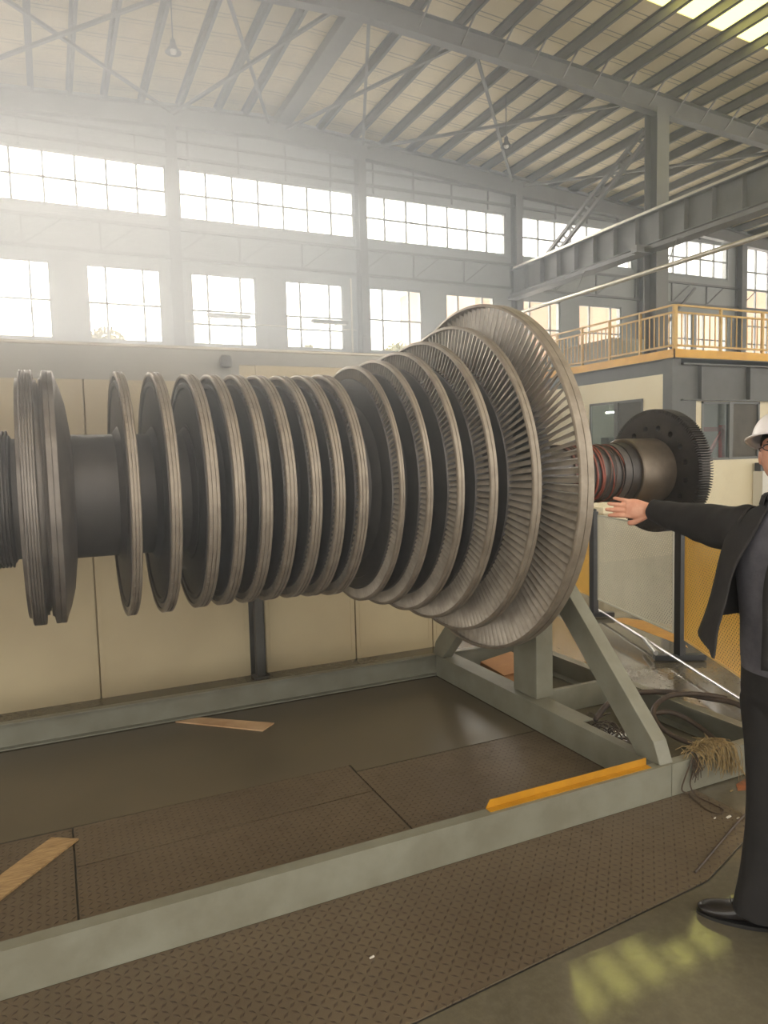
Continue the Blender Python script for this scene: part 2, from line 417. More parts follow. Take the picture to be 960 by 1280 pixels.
for nm, xw, zt in (('wall_left', XL-.25, zr(XL)+.2), ('wall_right', XR, zr(XR)+.2)):
    m_ = wall_mesh([(a, a+4.9, .0, 8.6) for a in (-4.8,.3,5.4,10.5)] if nm == 'wall_right' else [(a, a+4.9, .0, 6.0) for a in (-4.8,.3,5.4,10.5)], YB, WY+.25, 0, lambda y: zt, 0, .25)
    struct(MB().add([(xw+p_.y, p_.x, p_.z) for p_ in m_.v], m_.f).build(nm, M['wall_grey']))
wn = [0]
def window(x0, x1, z0, z1, vs, hs, t=.05):
    wn[0] += 1
    fr = MB(); y0, y1 = WY+.03, WY+.10
    fr.box(x0,x1,y0,y1,z0,z0+t).box(x0,x1,y0,y1,z1-t,z1).box(x0,x0+t,y0,y1,z0,z1).box(x1-t,x1,y0,y1,z0,z1)
    for v in vs: fr.box(v-.028,v+.028,y0,y1,z0+t,z1-t)
    for h in hs: fr.box(x0+t,x1-t,y0+.005,y1-.005,h-.025,h+.025)
    o = struct(fr.build('window_%d' % wn[0], M['mull'], origin=((x0+x1)/2, WY, z0)))
    p = MB().box(x0+.01,x1-.01,WY+.06,WY+.064,z0+.01,z1-.01).build('pane', M['glass'], o)
    MB().box(x0-.04,x1+.04,WY-.03,WY+.03,z0-.05,z0).build('window_sill', M['mull'], o)
    return o
for i, (a, b) in enumerate(LW):
    w = b-a; zs = [5.76] if i not in (2,3) else [5.72, 5.36]
    window(a, b, *LZ, [a+.255*w, a+.755*w] , zs)
for a, b in UW:
    n = round((b-a)/.72); window(a, b, *UZ, [a+(b-a)*k/n for k in range(1, n)], [8.75])
for a, b in TW: window(a, b, 5.0, 9.45, [a+.55,a+1.25,a+1.95], [5.7,6.4,7.1,7.8,8.5])
# wall columns, girts
for x in (-2.12, 3.34, 8.72, 14.26, 19.72, 24.8):
    m_ = MB().box(x-.125,x+.125,WY-.32,WY-.30,0,zr(x)-.4).box(x-.125,x+.125,WY-.02,WY-.002,0,zr(x)-.4).box(x-.006,x+.006,WY-.30,WY-.02,0,zr(x)-.4)
    struct(m_.build('wall_column', M['steel_grey']))
for z, t in ((4.62,.1),(7.0,.07),(7.75,.07),(9.62,.07),(10.05,.05)):
    struct(MB().box(XL,XR,WY-.09,WY-.002,z,z+t).build('wall_girt', M['steel_grey']))
m_ = MB(); x = -2.1
while x < 30:
    m_.box(x-.02,x+.02,WY-.05,WY-.002,7.07,7.75); m_.bar((x,WY-.03,7.07),(x+.9,WY-.03,7.75),.03,.03); x += 1.8
struct(m_.build('girt_lacing', M['steel_grey']))
m_ = MB(); x = -1.6
while x < 30: m_.box(x-.02,x+.02,WY-.05,WY-.002,9.45,min(10.4,zr(x)-.1)); x += 1.35
struct(m_.build('wall_stud', M['steel_grey']))
# inner column row carrying the crane runway
for x, y in ((14.25,13.88),(14.25,7.7),(14.25,1.5),(24.8,13.88)):
    m_ = MB(); h = zr(x)-.42
    m_.box(x-.2,x+.2,y-.21,y-.19,0,h).box(x-.2,x+.2,y+.19,y+.21,0,h).box(x-.008,x+.008,y-.19,y+.19,0,h).box(x-.26,x+.26,y-.26,y+.26,0,.03)
    if x < 15: m_.box(x-.75,x-.2,y-.1,y+.1,6.55,6.72)
    struct(m_.build('column', M['steel_grey']))

# crane runway girder
GX = 14.0
g = empty('crane_girder', (GX, 13, 6.75), 'grey steel crane runway girder with welded stiffeners running from the wall past the column', 'girder')
MB().box(GX-.008,GX+.008,6,WY-.33,6.77,7.50).box(GX-.16,GX+.16,6,WY-.33,6.75,6.77).box(GX-.16,GX+.16,6,WY-.33,7.50,7.52).build('girder_beam', M['steel_grey'], g)
yy = 6.4
while yy < 19.6:
    MB().box(GX-.15,GX+.15,yy-.006,yy+.006,6.77,7.50).build('stiffener', M['steel_grey'], g); yy += .78
MB().box(GX-.035,GX+.035,6,WY-.33,7.52,7.63).build('crane_rail', M['pipe'], g)
MB().box(GX-.25,GX+.13,6,WY-.33,6.58,6.60).box(GX-.25,GX-.235,6,WY-.33,6.60,6.68).build('cable_tray', M['steel_grey'], g)
# slanting lattice brace in the column line
lb = empty('lattice_brace', (14.1,17.9,7.7), 'slanting twin-angle lattice brace between the crane girder and the column top', 'brace')
A, B = V(14.28,14.25,9.68), V(14.28,18.9,7.24); d = (B-A).normalized(); nn = V(0, -d.z, d.y)
for s_ in (-1, 1): MB().bar(A+nn*.15*s_, B+nn*.15*s_, .10, .10, (1,0,0)).build('angle', M['steel_grey'], lb)
n = 14
for k in range(n):
    p = A+d*((B-A).length*(k+.5)/n); q = p + d*.12
    MB().bar(p-nn*.15, q+nn*.15, .06, .03, (1,0,0)).build('lacing', M['steel_grey'], lb)
# roof bracing rods
names = {(-2.1,3.34):'left of the ridge over the pendant lamp', (3.4,5.95):'just left of the ridge beam', (6.45,8.75):'just right of the ridge beam', (8.9,13.95):'above the big discs', (14.4,19.6):'beyond the tall column'}
for (a, b), w in names.items():
    for p, q, dr in (((a,13.95),(b,WY-.35),'leaning right'),((b,13.95),(a,WY-.35),'leaning left')):
        p3, q3 = V(p[0],p[1],zr(p[0])-.12), V(q[0],q[1],zr(q[0])-.16)
        if dr == 'leaning left': p3.z -= .06; q3.z -= .06
        o = MB().bar(p3, q3, .07, .07).build('brace_bar', M['purlin'], origin=p3)
        tag(o, 'roof cross-brace bar %s, %s' % (w, 'running away to the right' if dr == 'leaning right' else 'running away to the left'), 'brace', 'roof cross-bracing')
# diagonal wall bracing at the right
for x0, x1, z0, z1, w in ((19.9,22.3,5.3,7.6,'rising to the right'),(19.9,22.0,6.3,4.6,'falling to the right')):
    tag(MB().bar((x0,WY-.2,z0),(x1,WY-.2,z1),.08,.08).build('wall_brace', M['steel_grey'], origin=(x0,WY-.2,z0)), 'grey diagonal wall brace behind the yellow railing, '+w, 'brace')
# long pale pipe
pp = empty('pipe', (13.3,14,5.9), 'long pale pipe running level below the crane girder', 'pipe')
MB().tube([(13.3,8,5.9),(13.3,WY-.002,5.9)], .055, 12).build('pipe_run', M['pipe'], pp, smooth=60)
# vertical hanger rods for the pipe
for y in (9.5, 12.6, 15.8): MB().tube([(13.3,y,5.95),(13.6,y,6.575),(13.8,y,6.575)], .012, 6).build('hanger', M['steel_grey'], pp)
# pendant lamps
def pendant(x, y, z, top, label):
    e = empty('pendant_lamp', (x,y,z), label, 'lamp', 'pendant lamps')
    MB().tube([(x,y,z+.2),(x,y,top)], .012, 6).build('cord', M['dark_grey'], e)
    MB().lathez([(.03,.26),(.05,.24),(.055,.14),(.11,.06),(.16,0),(.15,.0),(.1,.055),(.045,.13)], 24, (x,y,z)).build('lamp_shade', M['dark_grey'], e, smooth=50)
    MB().lathez([(.03,.09),(.06,.05),(.07,.02),(.05,-.02),(.01,-.035)], 16, (x,y,z)).build('bulb', M['white'], e, smooth=60)
pendant(2.66, 15, 9.66, 11.0, 'bell-shaped pendant lamp hanging on a cord between the left purlins')
pendant(11.2, 16, 9.55, 10.85, 'small pendant lamp hanging beyond the main rafter above the big discs')
# suspended tubes before windows
def tube_light(x0, x1, z, lab):
    e = empty('tube_lamp', ((x0+x1)/2, WY-.5, z), lab, 'lamp', 'unlit tube lamps before the windows')
    MB().box(x0,x1,WY-.56,WY-.44,z,z+.09).build('housing', M['dark_grey'], e)
    for xx in (x0+.2, x1-.2): MB().box(xx-.02,xx+.02,WY-.52,WY,z+.02,z+.05).build('bracket', M['steel_grey'], e)
    MB().tube([(x0+.05,WY-.5,z-.015),(x1-.05,WY-.5,z-.015)], .018, 8).build('tube', M['white'], e, smooth=60)
tube_light(4.02, 5.2, 5.47, 'unlit dark tube lamp across the third low window from the left')
tube_light(6.95, 8.05, 5.47, 'unlit dark tube lamp across the low window by the second wall column')
tag(MB().tube([(3.5,WY-.06,5.40),(8.5,WY-.06,5.40)], .015, 6).build('conduit', M['pipe'], origin=(3.5,WY-.06,5.4)), 'thin pale conduit behind the two tube lamps', 'conduit')
tag(MB().tube([(8.38,WY-.04,4.75),(8.38,WY-.04,6.9)], .03, 8).build('conduit', M['pipe'], origin=(8.38,WY-.04,4.75)), 'upright pale conduit beside the second wall column', 'conduit')

# ------------------------------------------------------------------ cream partition behind the rotor
PY = 5.42
pn = [0]
def panel(x0, x1, z1=2.27):
    m_ = MB().box(x0,x1,PY,PY+.03,0,z1)
    b = .035
    m_.box(x0+.03,x0+.036,PY-.003,PY,.08,z1-.05).box(x1-.036,x1-.03,PY-.003,PY,.08,z1-.05).box(x0+.03,x1-.03,PY-.003,PY,z1-.056,z1-.05)
    return struct(m_.build('partition_panel', M['cream'], origin=(x0,PY,0)))
xs = [-3.2,-2.4,-1.6,-.75,.24,1.34]
for a, b in zip(xs[:-1], xs[1:]): panel(a+.006, b-.006)
xs = [1.46,2.23,2.96,3.10]
for a, b in zip(xs[:-1], xs[1:]): panel(a+.006, b-.006, 2.40)
struct(MB().box(1.335,1.465,PY+.03,PY+.06,0,2.27).build('partition_infill', M['dark_grey']))
struct(MB().box(-3.2,1.335,PY+.03,PY+.06,0,2.40).box(1.465,3.10,PY+.03,PY+.06,0,2.40).box(1.335,1.465,PY+.01,PY+.06,2.27,2.40).build('partition_backing', M['cream']))
o = MB().box(1.36,1.42,PY-.10,PY-.04,0,2.26).box(1.33,1.45,PY-.13,PY-.01,0,.012).build('post', M['dark_grey'], origin=(1.39,PY-.07,0))
tag(o, 'slim dark steel post standing against the cream panels', 'post')
struct(MB().box(-3.2,3.1,PY-.005,PY+.12,2.40,2.50).box(-3.2,1.34,PY-.003,PY+.1,2.27,2.40).build('partition_fascia', M['fascia']))
for z, y in ((2.515,PY+.02),(2.515,PY+.08)):
    tag(MB().tube([(-3.2,y,z),(3.1,y,z)], .014, 8).build('conduit', M['pipe'], origin=(-3.2,y,z), smooth=60), 'pale conduit laid along the top of the cream partition, %s one' % ('nearer' if y < PY+.05 else 'farther'), 'conduit')
tag(MB().lathez([(.02,-.09),(.04,-.085),(.045,-.03),(.03,0)], 16, (1.23,PY-.055,2.46)).build('sounder', M['dark_grey'], origin=(1.23,PY-.055,2.46), smooth=50), 'small round dark sounder on the partition fascia', 'sounder')

# ------------------------------------------------------------------ turbine rotor
AY, AZ = 3.6, 1.54
rot = empty('turbine_rotor', (1.0, AY, AZ), 'long steel turbine rotor with fifteen bladed discs lying on the grey stand', 'turbine rotor')
C0 = (0, AY, AZ)
# shaft with grooved journal at the left
prof = [(-2.6,.0),(-2.6,.16),(-1.9,.16),(-1.9,.2),(-1.3,.2),(-1.3,.29)]
x = -.9
prof += [(x,.29)]
while x < -.165:
    prof += [(x,.305),(x+.006,.305),(x+.006,.285),(x+.014,.285)]; x += .014
prof += [(-.15,.27),(-.11,.27),(.08,.285),(.6,.285),(.6,.33),(1.30,.33),(1.34,.36),(1.50,.40),(1.66,.42),(1.8,.44),(2.0,.47),(2.30,.47),(2.33,.30),(2.42,.18),(3.26,.17),(3.26,.19),(3.32,.19),(3.32,.0)]
MB().lathe(prof, 96, C0).build('shaft', M['rotor_dark'], rot, smooth=35)
def grooves(x0, x1, ro, n=3, d=.005, w=.004):
    out = [(x0, ro-.006),(x0+.004, ro)]
    for k in range(n):
        xc = x0 + (x1-x0)*(k+1)/(n+1)
        out += [(xc-w/2, ro),(xc-w/2+.001, ro-d),(xc+w/2-.001, ro-d),(xc+w/2, ro)]
    return out + [(x1-.004, ro),(x1, ro-.006)]
# double coupling flange at the left
p = [(-.118,.28),(-.118,.535),(-.105,.54)] + grooves(-.103,-.049,.572,4,.004,.003) + [(-.047,.53),(-.036,.53),(-.036,.515),(-.030,.515),(-.030,.50),(-.026,.50),(-.026,.535),(-.018,.54)] + grooves(-.014,.033,.572,1,.003,.003) + [(.040,.54),(.055,.50),(.075,.42),(.09,.30),(.09,.28)]
MB().lathe(p, 144, C0).build('coupling_flange', M['rotor'], rot, smooth=35)
# discs: (exit edge x, tip radius, rim width, root radius)
DISC = [(.328,.573,.042,.533),(.488,.575,.047,.533),(.649,.57,.054,.528),(.76,.57,.052,.526),(.877,.571,.052,.524),(.99,.571,.052,.522),
        (1.107,.572,.05,.521),(1.218,.576,.05,.522),(1.331,.581,.05,.524),(1.494,.632,.05,.566),(1.624,.666,.052,.596),(1.768,.713,.056,.625),
        (1.916,.773,.062,.648),(2.099,.863,.072,.665),(2.304,.991,.09,.69)]
NB = [96,96,100,104,110,110,110,110,112,150,150,150,150,140,132]
def blade_mb(root, tip, chord0, chord1, th, tw0, tw1, lean=0, ns=5):
    """twisted aerofoil standing along +Z, chord about X"""
    m_ = MB(); rings = []
    for i in range(ns):
        t = i/(ns-1); z = root+(tip-root)*t; c = chord0+(chord1-chord0)*t; a = math.radians(tw0+(tw1-tw0)*t); h = th*(1-.35*t)
        sec = [(-.5,0),(-.38,.55),(-.1,1.0),(.2,.7),(.5,.05),(.2,.05),(-.1,.15),(-.38,-.1)]
        ring = []
        for sx_, sy_ in sec:
            px, py = sx_*c, (sy_-.35)*h
            ring.append((px*math.cos(a)-py*math.sin(a), px*math.sin(a)+py*math.cos(a), z))
        rings.append(ring)
    return m_.loft(rings)
stuff = MB()
last_disc = None
for i, (xe, ro, w, rr) in enumerate(DISC):
    big = i >= 9
    ws = w if not big else (.028,.033,.039,.045,.050,.085)[i-9]      # shroud width, narrower than the blade root
    x0 = xe-ws
    hub = .27 if i < 3 else .32
    if big: hub = [.38,.41,.43,.44,.45,.46][i-9]
    xm = (x0+xe)/2; hw = w*.40
    # disc web with a stepped face and a fillet
    st = rr-.06 if big else rr-.03
    wp = [(xm-hw-.03,hub),(xm-hw-.012,hub+.03),(xm-hw+.004,hub+.05),(xm-hw+.004,st),(xm-hw-.004,st+.006),(xm-hw-.004,rr-.004),(xm-hw+.002,rr),(xm+hw-.002,rr),(xm+hw,rr-.006),(xm+hw,st),(xm+hw-.004,hub+.05),(xm+hw+.02,hub)]
    dsk = MB().lathe(wp, 144, C0).build('disc', M['rotor_dark'], rot, origin=(xm, AY, AZ), smooth=35)
    if i == 14: last_disc = dsk
    # shroud band
    tn = .008 if not big else .011
    sp = grooves(x0, xe, ro, 2 if not big else 1, .004 if not big else .003, .005)
    sp = [(x0, ro-tn-.004)] + sp + [(xe, ro-tn-.004)]
    if not big:   # inner lip ring seen on the left face of the small stages
        sp = [(x0+.001, ro-.02)] + sp + [(xe-.001, ro-.02)]
    sb_ = MB().lathe(sp, 160, C0, closed=True)
    if not big:                     # peened blade tenons: a dotted row round the rim
        for k in range(NB[i]):
            a = 2*PI*k/NB[i]; ca, sa = math.cos(a), math.sin(a); q = []
            for rr_ in (ro-.004, ro+.0015):
                for xx, tt in ((x0+.12*w,-.0055),(x0+.30*w,-.0055),(x0+.30*w,.0055),(x0+.12*w,.0055)):
                    q.append((xx, AY+rr_*ca-tt*sa, AZ+rr_*sa+tt*ca))
            sb_.hexa(q)
    sb_.build('shroud_band', M['rim'], dsk, smooth=35)
    # blades
    nb = NB[i]; L = ro-rr
    ch = w*.86 if not big else w*.9; thk = 2*PI*rr/nb*(.42 if not big else .5)
    bm_ = blade_mb(rr-.004, ro-(.012 if big else .015), ch, ch*(.95 if i < 9 else .8 if i < 13 else .74), max(thk,.009), 20 if not big else (22 if i < 14 else 10), 25 if not big else (32 if i < 13 else 40))
    if i < 14:
        bv = [Vector(v_) for v_ in bm_.v]
        for k in range(nb):
            a = 2*PI*k/nb; ca, sa = math.cos(a), math.sin(a)
            stuff.add([(xm+v_.x, AY + v_.y*ca - v_.z*sa, AZ + v_.y*sa + v_.z*ca) for v_ in bv], bm_.f)
    else:
        me = bm_.mesh('blade', smooth=40); me.materials.append(M['blade'])
        order = []
        for k in range(nb):
            a = 2*PI*(k+.5)/nb; ydir, zdir = -math.sin(a), math.cos(a)
            order.append((ydir*.8 - .25*abs(zdir) , k, a))        # nearest to the camera side first
        order.sort()
        for j, (_, k, a) in enumerate(order):
            if j < 100:
                o = bpy.data.objects.new('blade', me); COL.objects.link(o); o.parent = dsk; o.rotation_euler = (a,0,0)
            else:
                ca, sa = math.cos(a), math.sin(a)
                stuff.add([(xm+v_.x, AY + v_.y*ca - v_.z*sa, AZ + v_.y*sa + v_.z*ca) for v_ in bm_.v], bm_.f)
o = stuff.build('blading', M['blade'], rot, smooth=40); o['kind'] = 'stuff'
# tenon rows: tiny raised rivets on the small rims are part of the bands' look
# drum and toothed wheel at the right end
MB().lathe([(3.40,.0),(3.40,.17),(3.385,.175),(3.385,.212),(3.392,.219),(3.66,.219),(3.66,.0)], 96, C0).build('coupling_drum', M['drum'], rot, smooth=35)
MB().lathe([(3.315,.0),(3.315,.195),(3.40,.195),(3.40,.0)], 96, C0).build('oil_ring', M['gear'], rot, smooth=35)
NTH = 150; Ro = .412; Rt = .388; x0, x1 = 3.66, 3.765; ring0 = []; ring1 = []
poly = []
for k in range(NTH):
    a = 2*PI*k/NTH
    for da, rr_ in ((-.30,Rt),(-.16,Ro),(.16,Ro),(.30,Rt)):
        aa = a + da*2*PI/NTH; poly.append((rr_*math.cos(aa), rr_*math.sin(aa)))
m_ = MB()
m_.loft([[(x0+.004,AY+p_[0]*.955,AZ+p_[1]*.955) for p_ in poly],[(x0+.006,AY+p_[0],AZ+p_[1]) for p_ in poly],[(x1,AY+p_[0],AZ+p_[1]) for p_ in poly]], caps=True)
gear = m_.build('toothed_wheel', M['gear'], rot, smooth=25)
cut = MB(); 
for k in range(16):
    a = math.radians(11+22.5*k); cy_, cz_ = AY+.287*math.cos(a), AZ+.287*math.sin(a)
    cut.lathe([(3.5,.019),(3.9,.019)], 20, (0,cy_,cz_))
cutter = cut.build('cutter', None)
bo = gear.modifiers.new('b', 'BOOLEAN'); bo.object = cutter; bo.operation = 'DIFFERENCE'; bo.solver = 'EXACT'
bake(gear); bpy.data.objects.remove(cutter)
# wires wound round the shaft
wr = empty('wound_wire', (3.0,AY,AZ-.17), 'loose red-brown and dark wires wound round the shaft beside the toothed wheel', 'wire')
for j in range(15):
    xc = 2.86 + j*.031 + rnd.uniform(-.008,.008); tilt = rnd.uniform(-.09,.09); rad = .178+rnd.uniform(0,.008)
    ph = rnd.uniform(0,6)
    pts = [(xc + tilt*.25*math.cos(a+ph) + .006*math.sin(3*a+ph), AY+rad*math.cos(a), AZ+rad*math.sin(a)) for a in [2*PI*k/56 for k in range(56)]]
    MB().tube(pts, rnd.choice((.004,.005,.007)), 6, closed=True).build('wire_turn', M['wire_red'] if j % 3 == 1 or j in (6,8) else M['wire_dark'], wr, smooth=60)

# ------------------------------------------------------------------ stand
RH = .167
sf = empty('rotor_stand', (1,AY,0), 'grey-green welded steel stand of channel rails carrying the rotor', 'stand')
def channel_x(x0, x1, y, sgn, name):      # C-section: web at y, flanges towards sgn
    sec = [(0,.0065),(.055,.0065),(.055,.0145),(.008,.0145),(.008,RH-.008),(.055,RH-.008),(.055,RH),(0,RH)]
    return MB().loft([[(x_, y+p_*sgn, z_) for p_, z_ in sec] for x_ in (x0, x1)]).build(name, M['frame'], sf)
channel_x(-3.0, 2.648, 2.46, 1, 'front_rail'); channel_x(2.652, 3.40, 2.46, 1, 'rail_extension')
MB().box(2.643,2.657,2.457,2.459,.01,RH).build('weld_seam', M['frame'], sf)
channel_x(-3.0, 2.58, 4.735, -1, 'back_rail'); channel_x(2.58, 3.40, 4.735, -1, 'rail_extension')
def cross(x, x2, name, y0=2.515, y1=4.68):
    w = x2-x; t = math.copysign(.008, w)
    sec = [(0,.0065),(w,.0065),(w,.0145),(t,.0145),(t,RH-.008),(w,RH-.008),(w,RH),(0,RH)]
    return MB().loft([[(x+p_, y_, z_) for p_, z_ in sec] for y_ in (y0, y1)]).build(name, M['frame'], sf)
cross(2.58, 2.645, 'cross_beam')
MB().box(2.645,2.72,3.10,4.68,RH-.008,RH).build('cover_plate', M['frame'], sf)
cross(3.40, 3.33, 'end_beam')
MB().box(2.72,3.33,3.60,3.63,.0065,RH).build('middle_beam', M['frame'], sf, bevel=.002)
MB().box(2.635,2.76,3.51,3.75,RH,1.25).build('post', M['frame'], sf, bevel=.004)
def diag(sg, xa=2.58, xb=2.665):
    # strut in the plane of the cross beam, 45 degrees
    w = .147
    if sg < 0: low = [(2.604,RH),(3.52,RH+.916)]; off = (-1, 1)
    pts = [(2.604,RH),(3.50,1.063),(3.50,1.063+w*1.414),(2.49,.303-.05),(2.47,RH)]
    pts = [(2.62,RH),(3.52,1.067),(3.52,1.067+.208),(2.515,.27),(2.412+.06,RH)]
    if sg > 0: pts = [(2*3.6-y_, z_) for y_, z_ in pts]
    n = len(pts)
    return MB().loft([[(xa,y_,z_) for y_, z_ in pts],[(xb,y_,z_) for y_, z_ in pts]]).build('strut', M['frame'], sf, bevel=.004)
diag(-1); diag(1)
# saddle for the shaft
sp = [(3.32,1.2),(3.88,1.2),(3.88,1.42)] + [(AY+.172*math.cos(a), AZ+.172*math.sin(a)) for a in [math.radians(-30-120*k/14) for k in range(15)]] + [(3.32,1.42)]
MB().loft([[(2.58,y_,z_) for y_, z_ in sp],[(2.76,y_,z_) for y_, z_ in sp]]).build('saddle', M['frame'], sf)
# trestle at the far left end (outside the picture, carries the other end)
def trestle(x):
    MB().box(x,x+.12,2.515,4.68,.0065,RH).build('cross_beam', M['frame'], sf, bevel=.002)
    MB().box(x,x+.12,3.5,3.72,RH,1.25).build('post', M['frame'], sf)
    s2 = [(3.32,1.2),(3.88,1.2),(3.88,1.42)] + [(AY+.162*math.cos(a), AZ+.162*math.sin(a)) for a in [math.radians(-30-120*k/14) for k in range(15)]] + [(3.32,1.42)]
    MB().loft([[(x,y_,z_) for y_, z_ in s2],[(x+.14,y_,z_) for y_, z_ in s2]]).build('saddle', M['frame'], sf)
trestle(-2.3)
# yellow angle strip lying on the front rail
ya = empty('angle_strip', (2.07,2.53,RH), 'bright yellow painted angle strip lying on top of the front rail', 'angle strip')
MB().hexa([(1.615,2.512,RH+.001),(2.53,2.512,RH+.001),(2.53,2.516,RH+.001),(1.615,2.516,RH+.001),(1.635,2.512,RH+.036),(2.53,2.512,RH+.036),(2.53,2.516,RH+.036),(1.635,2.516,RH+.036)]).build('upright_flange', M['yellow'], ya)
MB().box(1.615,2.53,2.478,2.5115,RH+.0005,RH+.004).build('flat_flange', M['yellow'], ya)

# loose things inside the stand
def board(name, pts, z, t, mat, label, cat):
    m_ = MB().loft([[(x_,y_,z) for x_,y_ in pts],[(x_,y_,z+t) for x_,y_ in pts]])
    c = (sum(p_[0] for p_ in pts)/len(pts), sum(p_[1] for p_ in pts)/len(pts), z)
    return tag(m_.build(name, mat, origin=c, bevel=.001), label, cat)
board('wood_strip', [(.64,4.66),(1.10,4.235),(1.20,4.325),(.80,4.655)], .005, .008, M['wood_pale'], 'pale split plywood strip lying flat by the back rail', 'plywood strip')
board('wood_strip', [(-.60,2.86),(-.50,2.78),(.022,3.39),(-.09,3.46)], .0065, .008, M['wood'], 'stained plywood strip lying on the tread plate at the left edge', 'plywood strip')
cb = empty('cardboard_box', (3.0,4.38,.0), 'flattened brown cardboard box inside the stand behind the cross beam', 'box')
MB().hexa([(2.86,4.20,.002),(3.14,4.20,.002),(3.14,4.52,.002),(2.86,4.52,.002),(2.86,4.22,.10),(3.14,4.22,.14),(3.14,4.5,.16),(2.86,4.5,.12)]).build('carton', M['card'], cb, bevel=.004)
MB().hexa([(2.85,4.17,.101),(3.0,4.17,.113),(3.0,4.34,.125),(2.85,4.34,.113),(2.85,4.17,.104),(3.0,4.17,.116),(3.0,4.34,.128),(2.85,4.34,.116)]).build('flap', M['card'], cb)
# hose in the right bay
hp = catmull([(2.95,3.35,.03),(3.10,3.36,.13),(3.25,3.30,.17),(3.40,3.16,.19),(3.50,2.98,.19),(3.56,2.84,.19),(3.60,2.70,.13),(3.66,2.6,.04),(3.75,2.5,.022)], 60)
tag(MB().tube(hp, .017, 10).build('hose', M['hose'], origin=(3.0,3.3,.02), smooth=60), 'thick dark hose arching out over the end beam of the stand', 'hose')
hp = catmull([(3.56,2.90,.205),(3.44,3.02,.215),(3.30,3.10,.20),(3.16,3.08,.15),(3.10,2.98,.10),(3.12,2.86,.06),(3.22,2.74,.03),(3.30,2.74,.03),(3.32,2.86,.07),(3.30,3.0,.11),(3.22,3.06,.13),(3.1,3.1,.10),(2.95,3.05,.04),(2.8,2.9,.024)], 90)
tag(MB().tube(hp, .015, 10).build('hose', M['hose'], origin=(3.2,2.9,.02), smooth=60), 'dark looped hose coiled inside the right bay of the stand', 'hose')
# tangle of wires near the middle beam
m_ = MB()
for k in range(10):
    c = V(2.82+rnd.uniform(-.05,.06), 3.06+rnd.uniform(-.1,.12), .05); rd = rnd.uniform(.04,.09)
    m_.tube([(c.x+rd*math.cos(a), c.y+rd*math.sin(a)*1.2, .02+.05*abs(math.sin(a*1.5+k))+.008*k) for a in [2*PI*j/20 for j in range(17)]], .004, 5)
tag(m_.build('wire_tangle', M['hose'], origin=(2.82,3.06,.01)), 'tangle of dark wire lying on the floor behind the cross beam', 'wire')
# frayed straw rope over the rail
m_ = MB()
for k in range(150):
    t = rnd.random(); ang = t*PI
    bx = 2.80 + .23*t; 
    p0 = V(bx+rnd.uniform(-.02,.02), 2.49+rnd.uniform(-.02,.03), RH+.01+.03*math.sin(ang)+rnd.uniform(0,.02))
    drop = rnd.uniform(.03,.10) + (.07 if t > .55 else 0)
    p1 = p0 + V(rnd.uniform(-.03,.03), -.045+rnd.uniform(-.02,.005), .008)
    p2 = p1 + V(rnd.uniform(-.02,.03), -.012-rnd.random()*.02, -drop*.5); p3 = p2 + V(rnd.uniform(-.02,.03), rnd.uniform(-.01,.012), -drop*.5)
    if p3.z < .012: p3.z = .012
    for q in (p1,p2,p3): q.y = min(q.y, 2.452)
    p1.y = min(p1.y, 2.46); p1.z = max(p1.z, RH+.006)
    m_.tube(catmull([p0,p1,p2,p3], 8), .0016, 4)
for k in range(70):
    t = rnd.random(); c = V(2.76+.24*t, 2.49+rnd.uniform(-.025,.03), RH+.012+.03*math.sin(t*PI)+rnd.uniform(-.005,.02))
    dd = V(rnd.uniform(-1,1), rnd.uniform(-.4,.4), rnd.uniform(-.2,.5)).normalized()*.035
    m_.tube([c-dd, c+V(0,0,.006), c+dd], .0017, 4)
tag(m_.build('straw_rope', M['straw'], origin=(2.9,2.47,RH)), 'frayed bundle of straw rope hung over the stand corner', 'rope')
# dark twine loops hanging at the front
hp = catmull([(2.80,2.48,RH+.02),(2.77,2.452,RH+.005),(2.72,2.445,.10),(2.69,2.44,.04),(2.72,2.43,.015),(2.70,2.36,.010),(2.68,2.28,.010),(2.70,2.235,.010),(2.745,2.25,.010),(2.75,2.31,.010),(2.745,2.40,.012),(2.75,2.444,.05),(2.775,2.447,.12),(2.80,2.452,RH+.005),(2.82,2.48,RH+.012)], 80)
tag(MB().tube(hp, .0035, 6).build('twine', M['twine'], origin=(2.74,2.45,.05)), 'dark twine looping down the rail onto the tread plate', 'twine')
m_ = MB()
for k in range(16):
    p0 = V(2.80+rnd.uniform(-.03,.03), 2.45, RH+.005); m_.tube([p0, p0+V(rnd.uniform(-.01,.02),-.012,-.05), p0+V(rnd.uniform(-.03,.03),-.012,-rnd.uniform(.06,.12))], .0018, 4)
tag(m_.build('twine', M['twine'], origin=(2.8,2.45,RH)), 'dark frayed twine tassel on the rail beside the straw rope', 'twine')
hp = catmull([(3.03,2.46,RH+.01),(3.06,2.445,RH-.02),(3.07,2.42,.08),(3.03,2.30,.02),(2.99,2.20,.012)], 24)
tag(MB().tube(hp, .003, 6).build('cord', M['straw'], origin=(3.05,2.4,.01)), 'pale cord falling from the straw rope to the floor', 'cord')
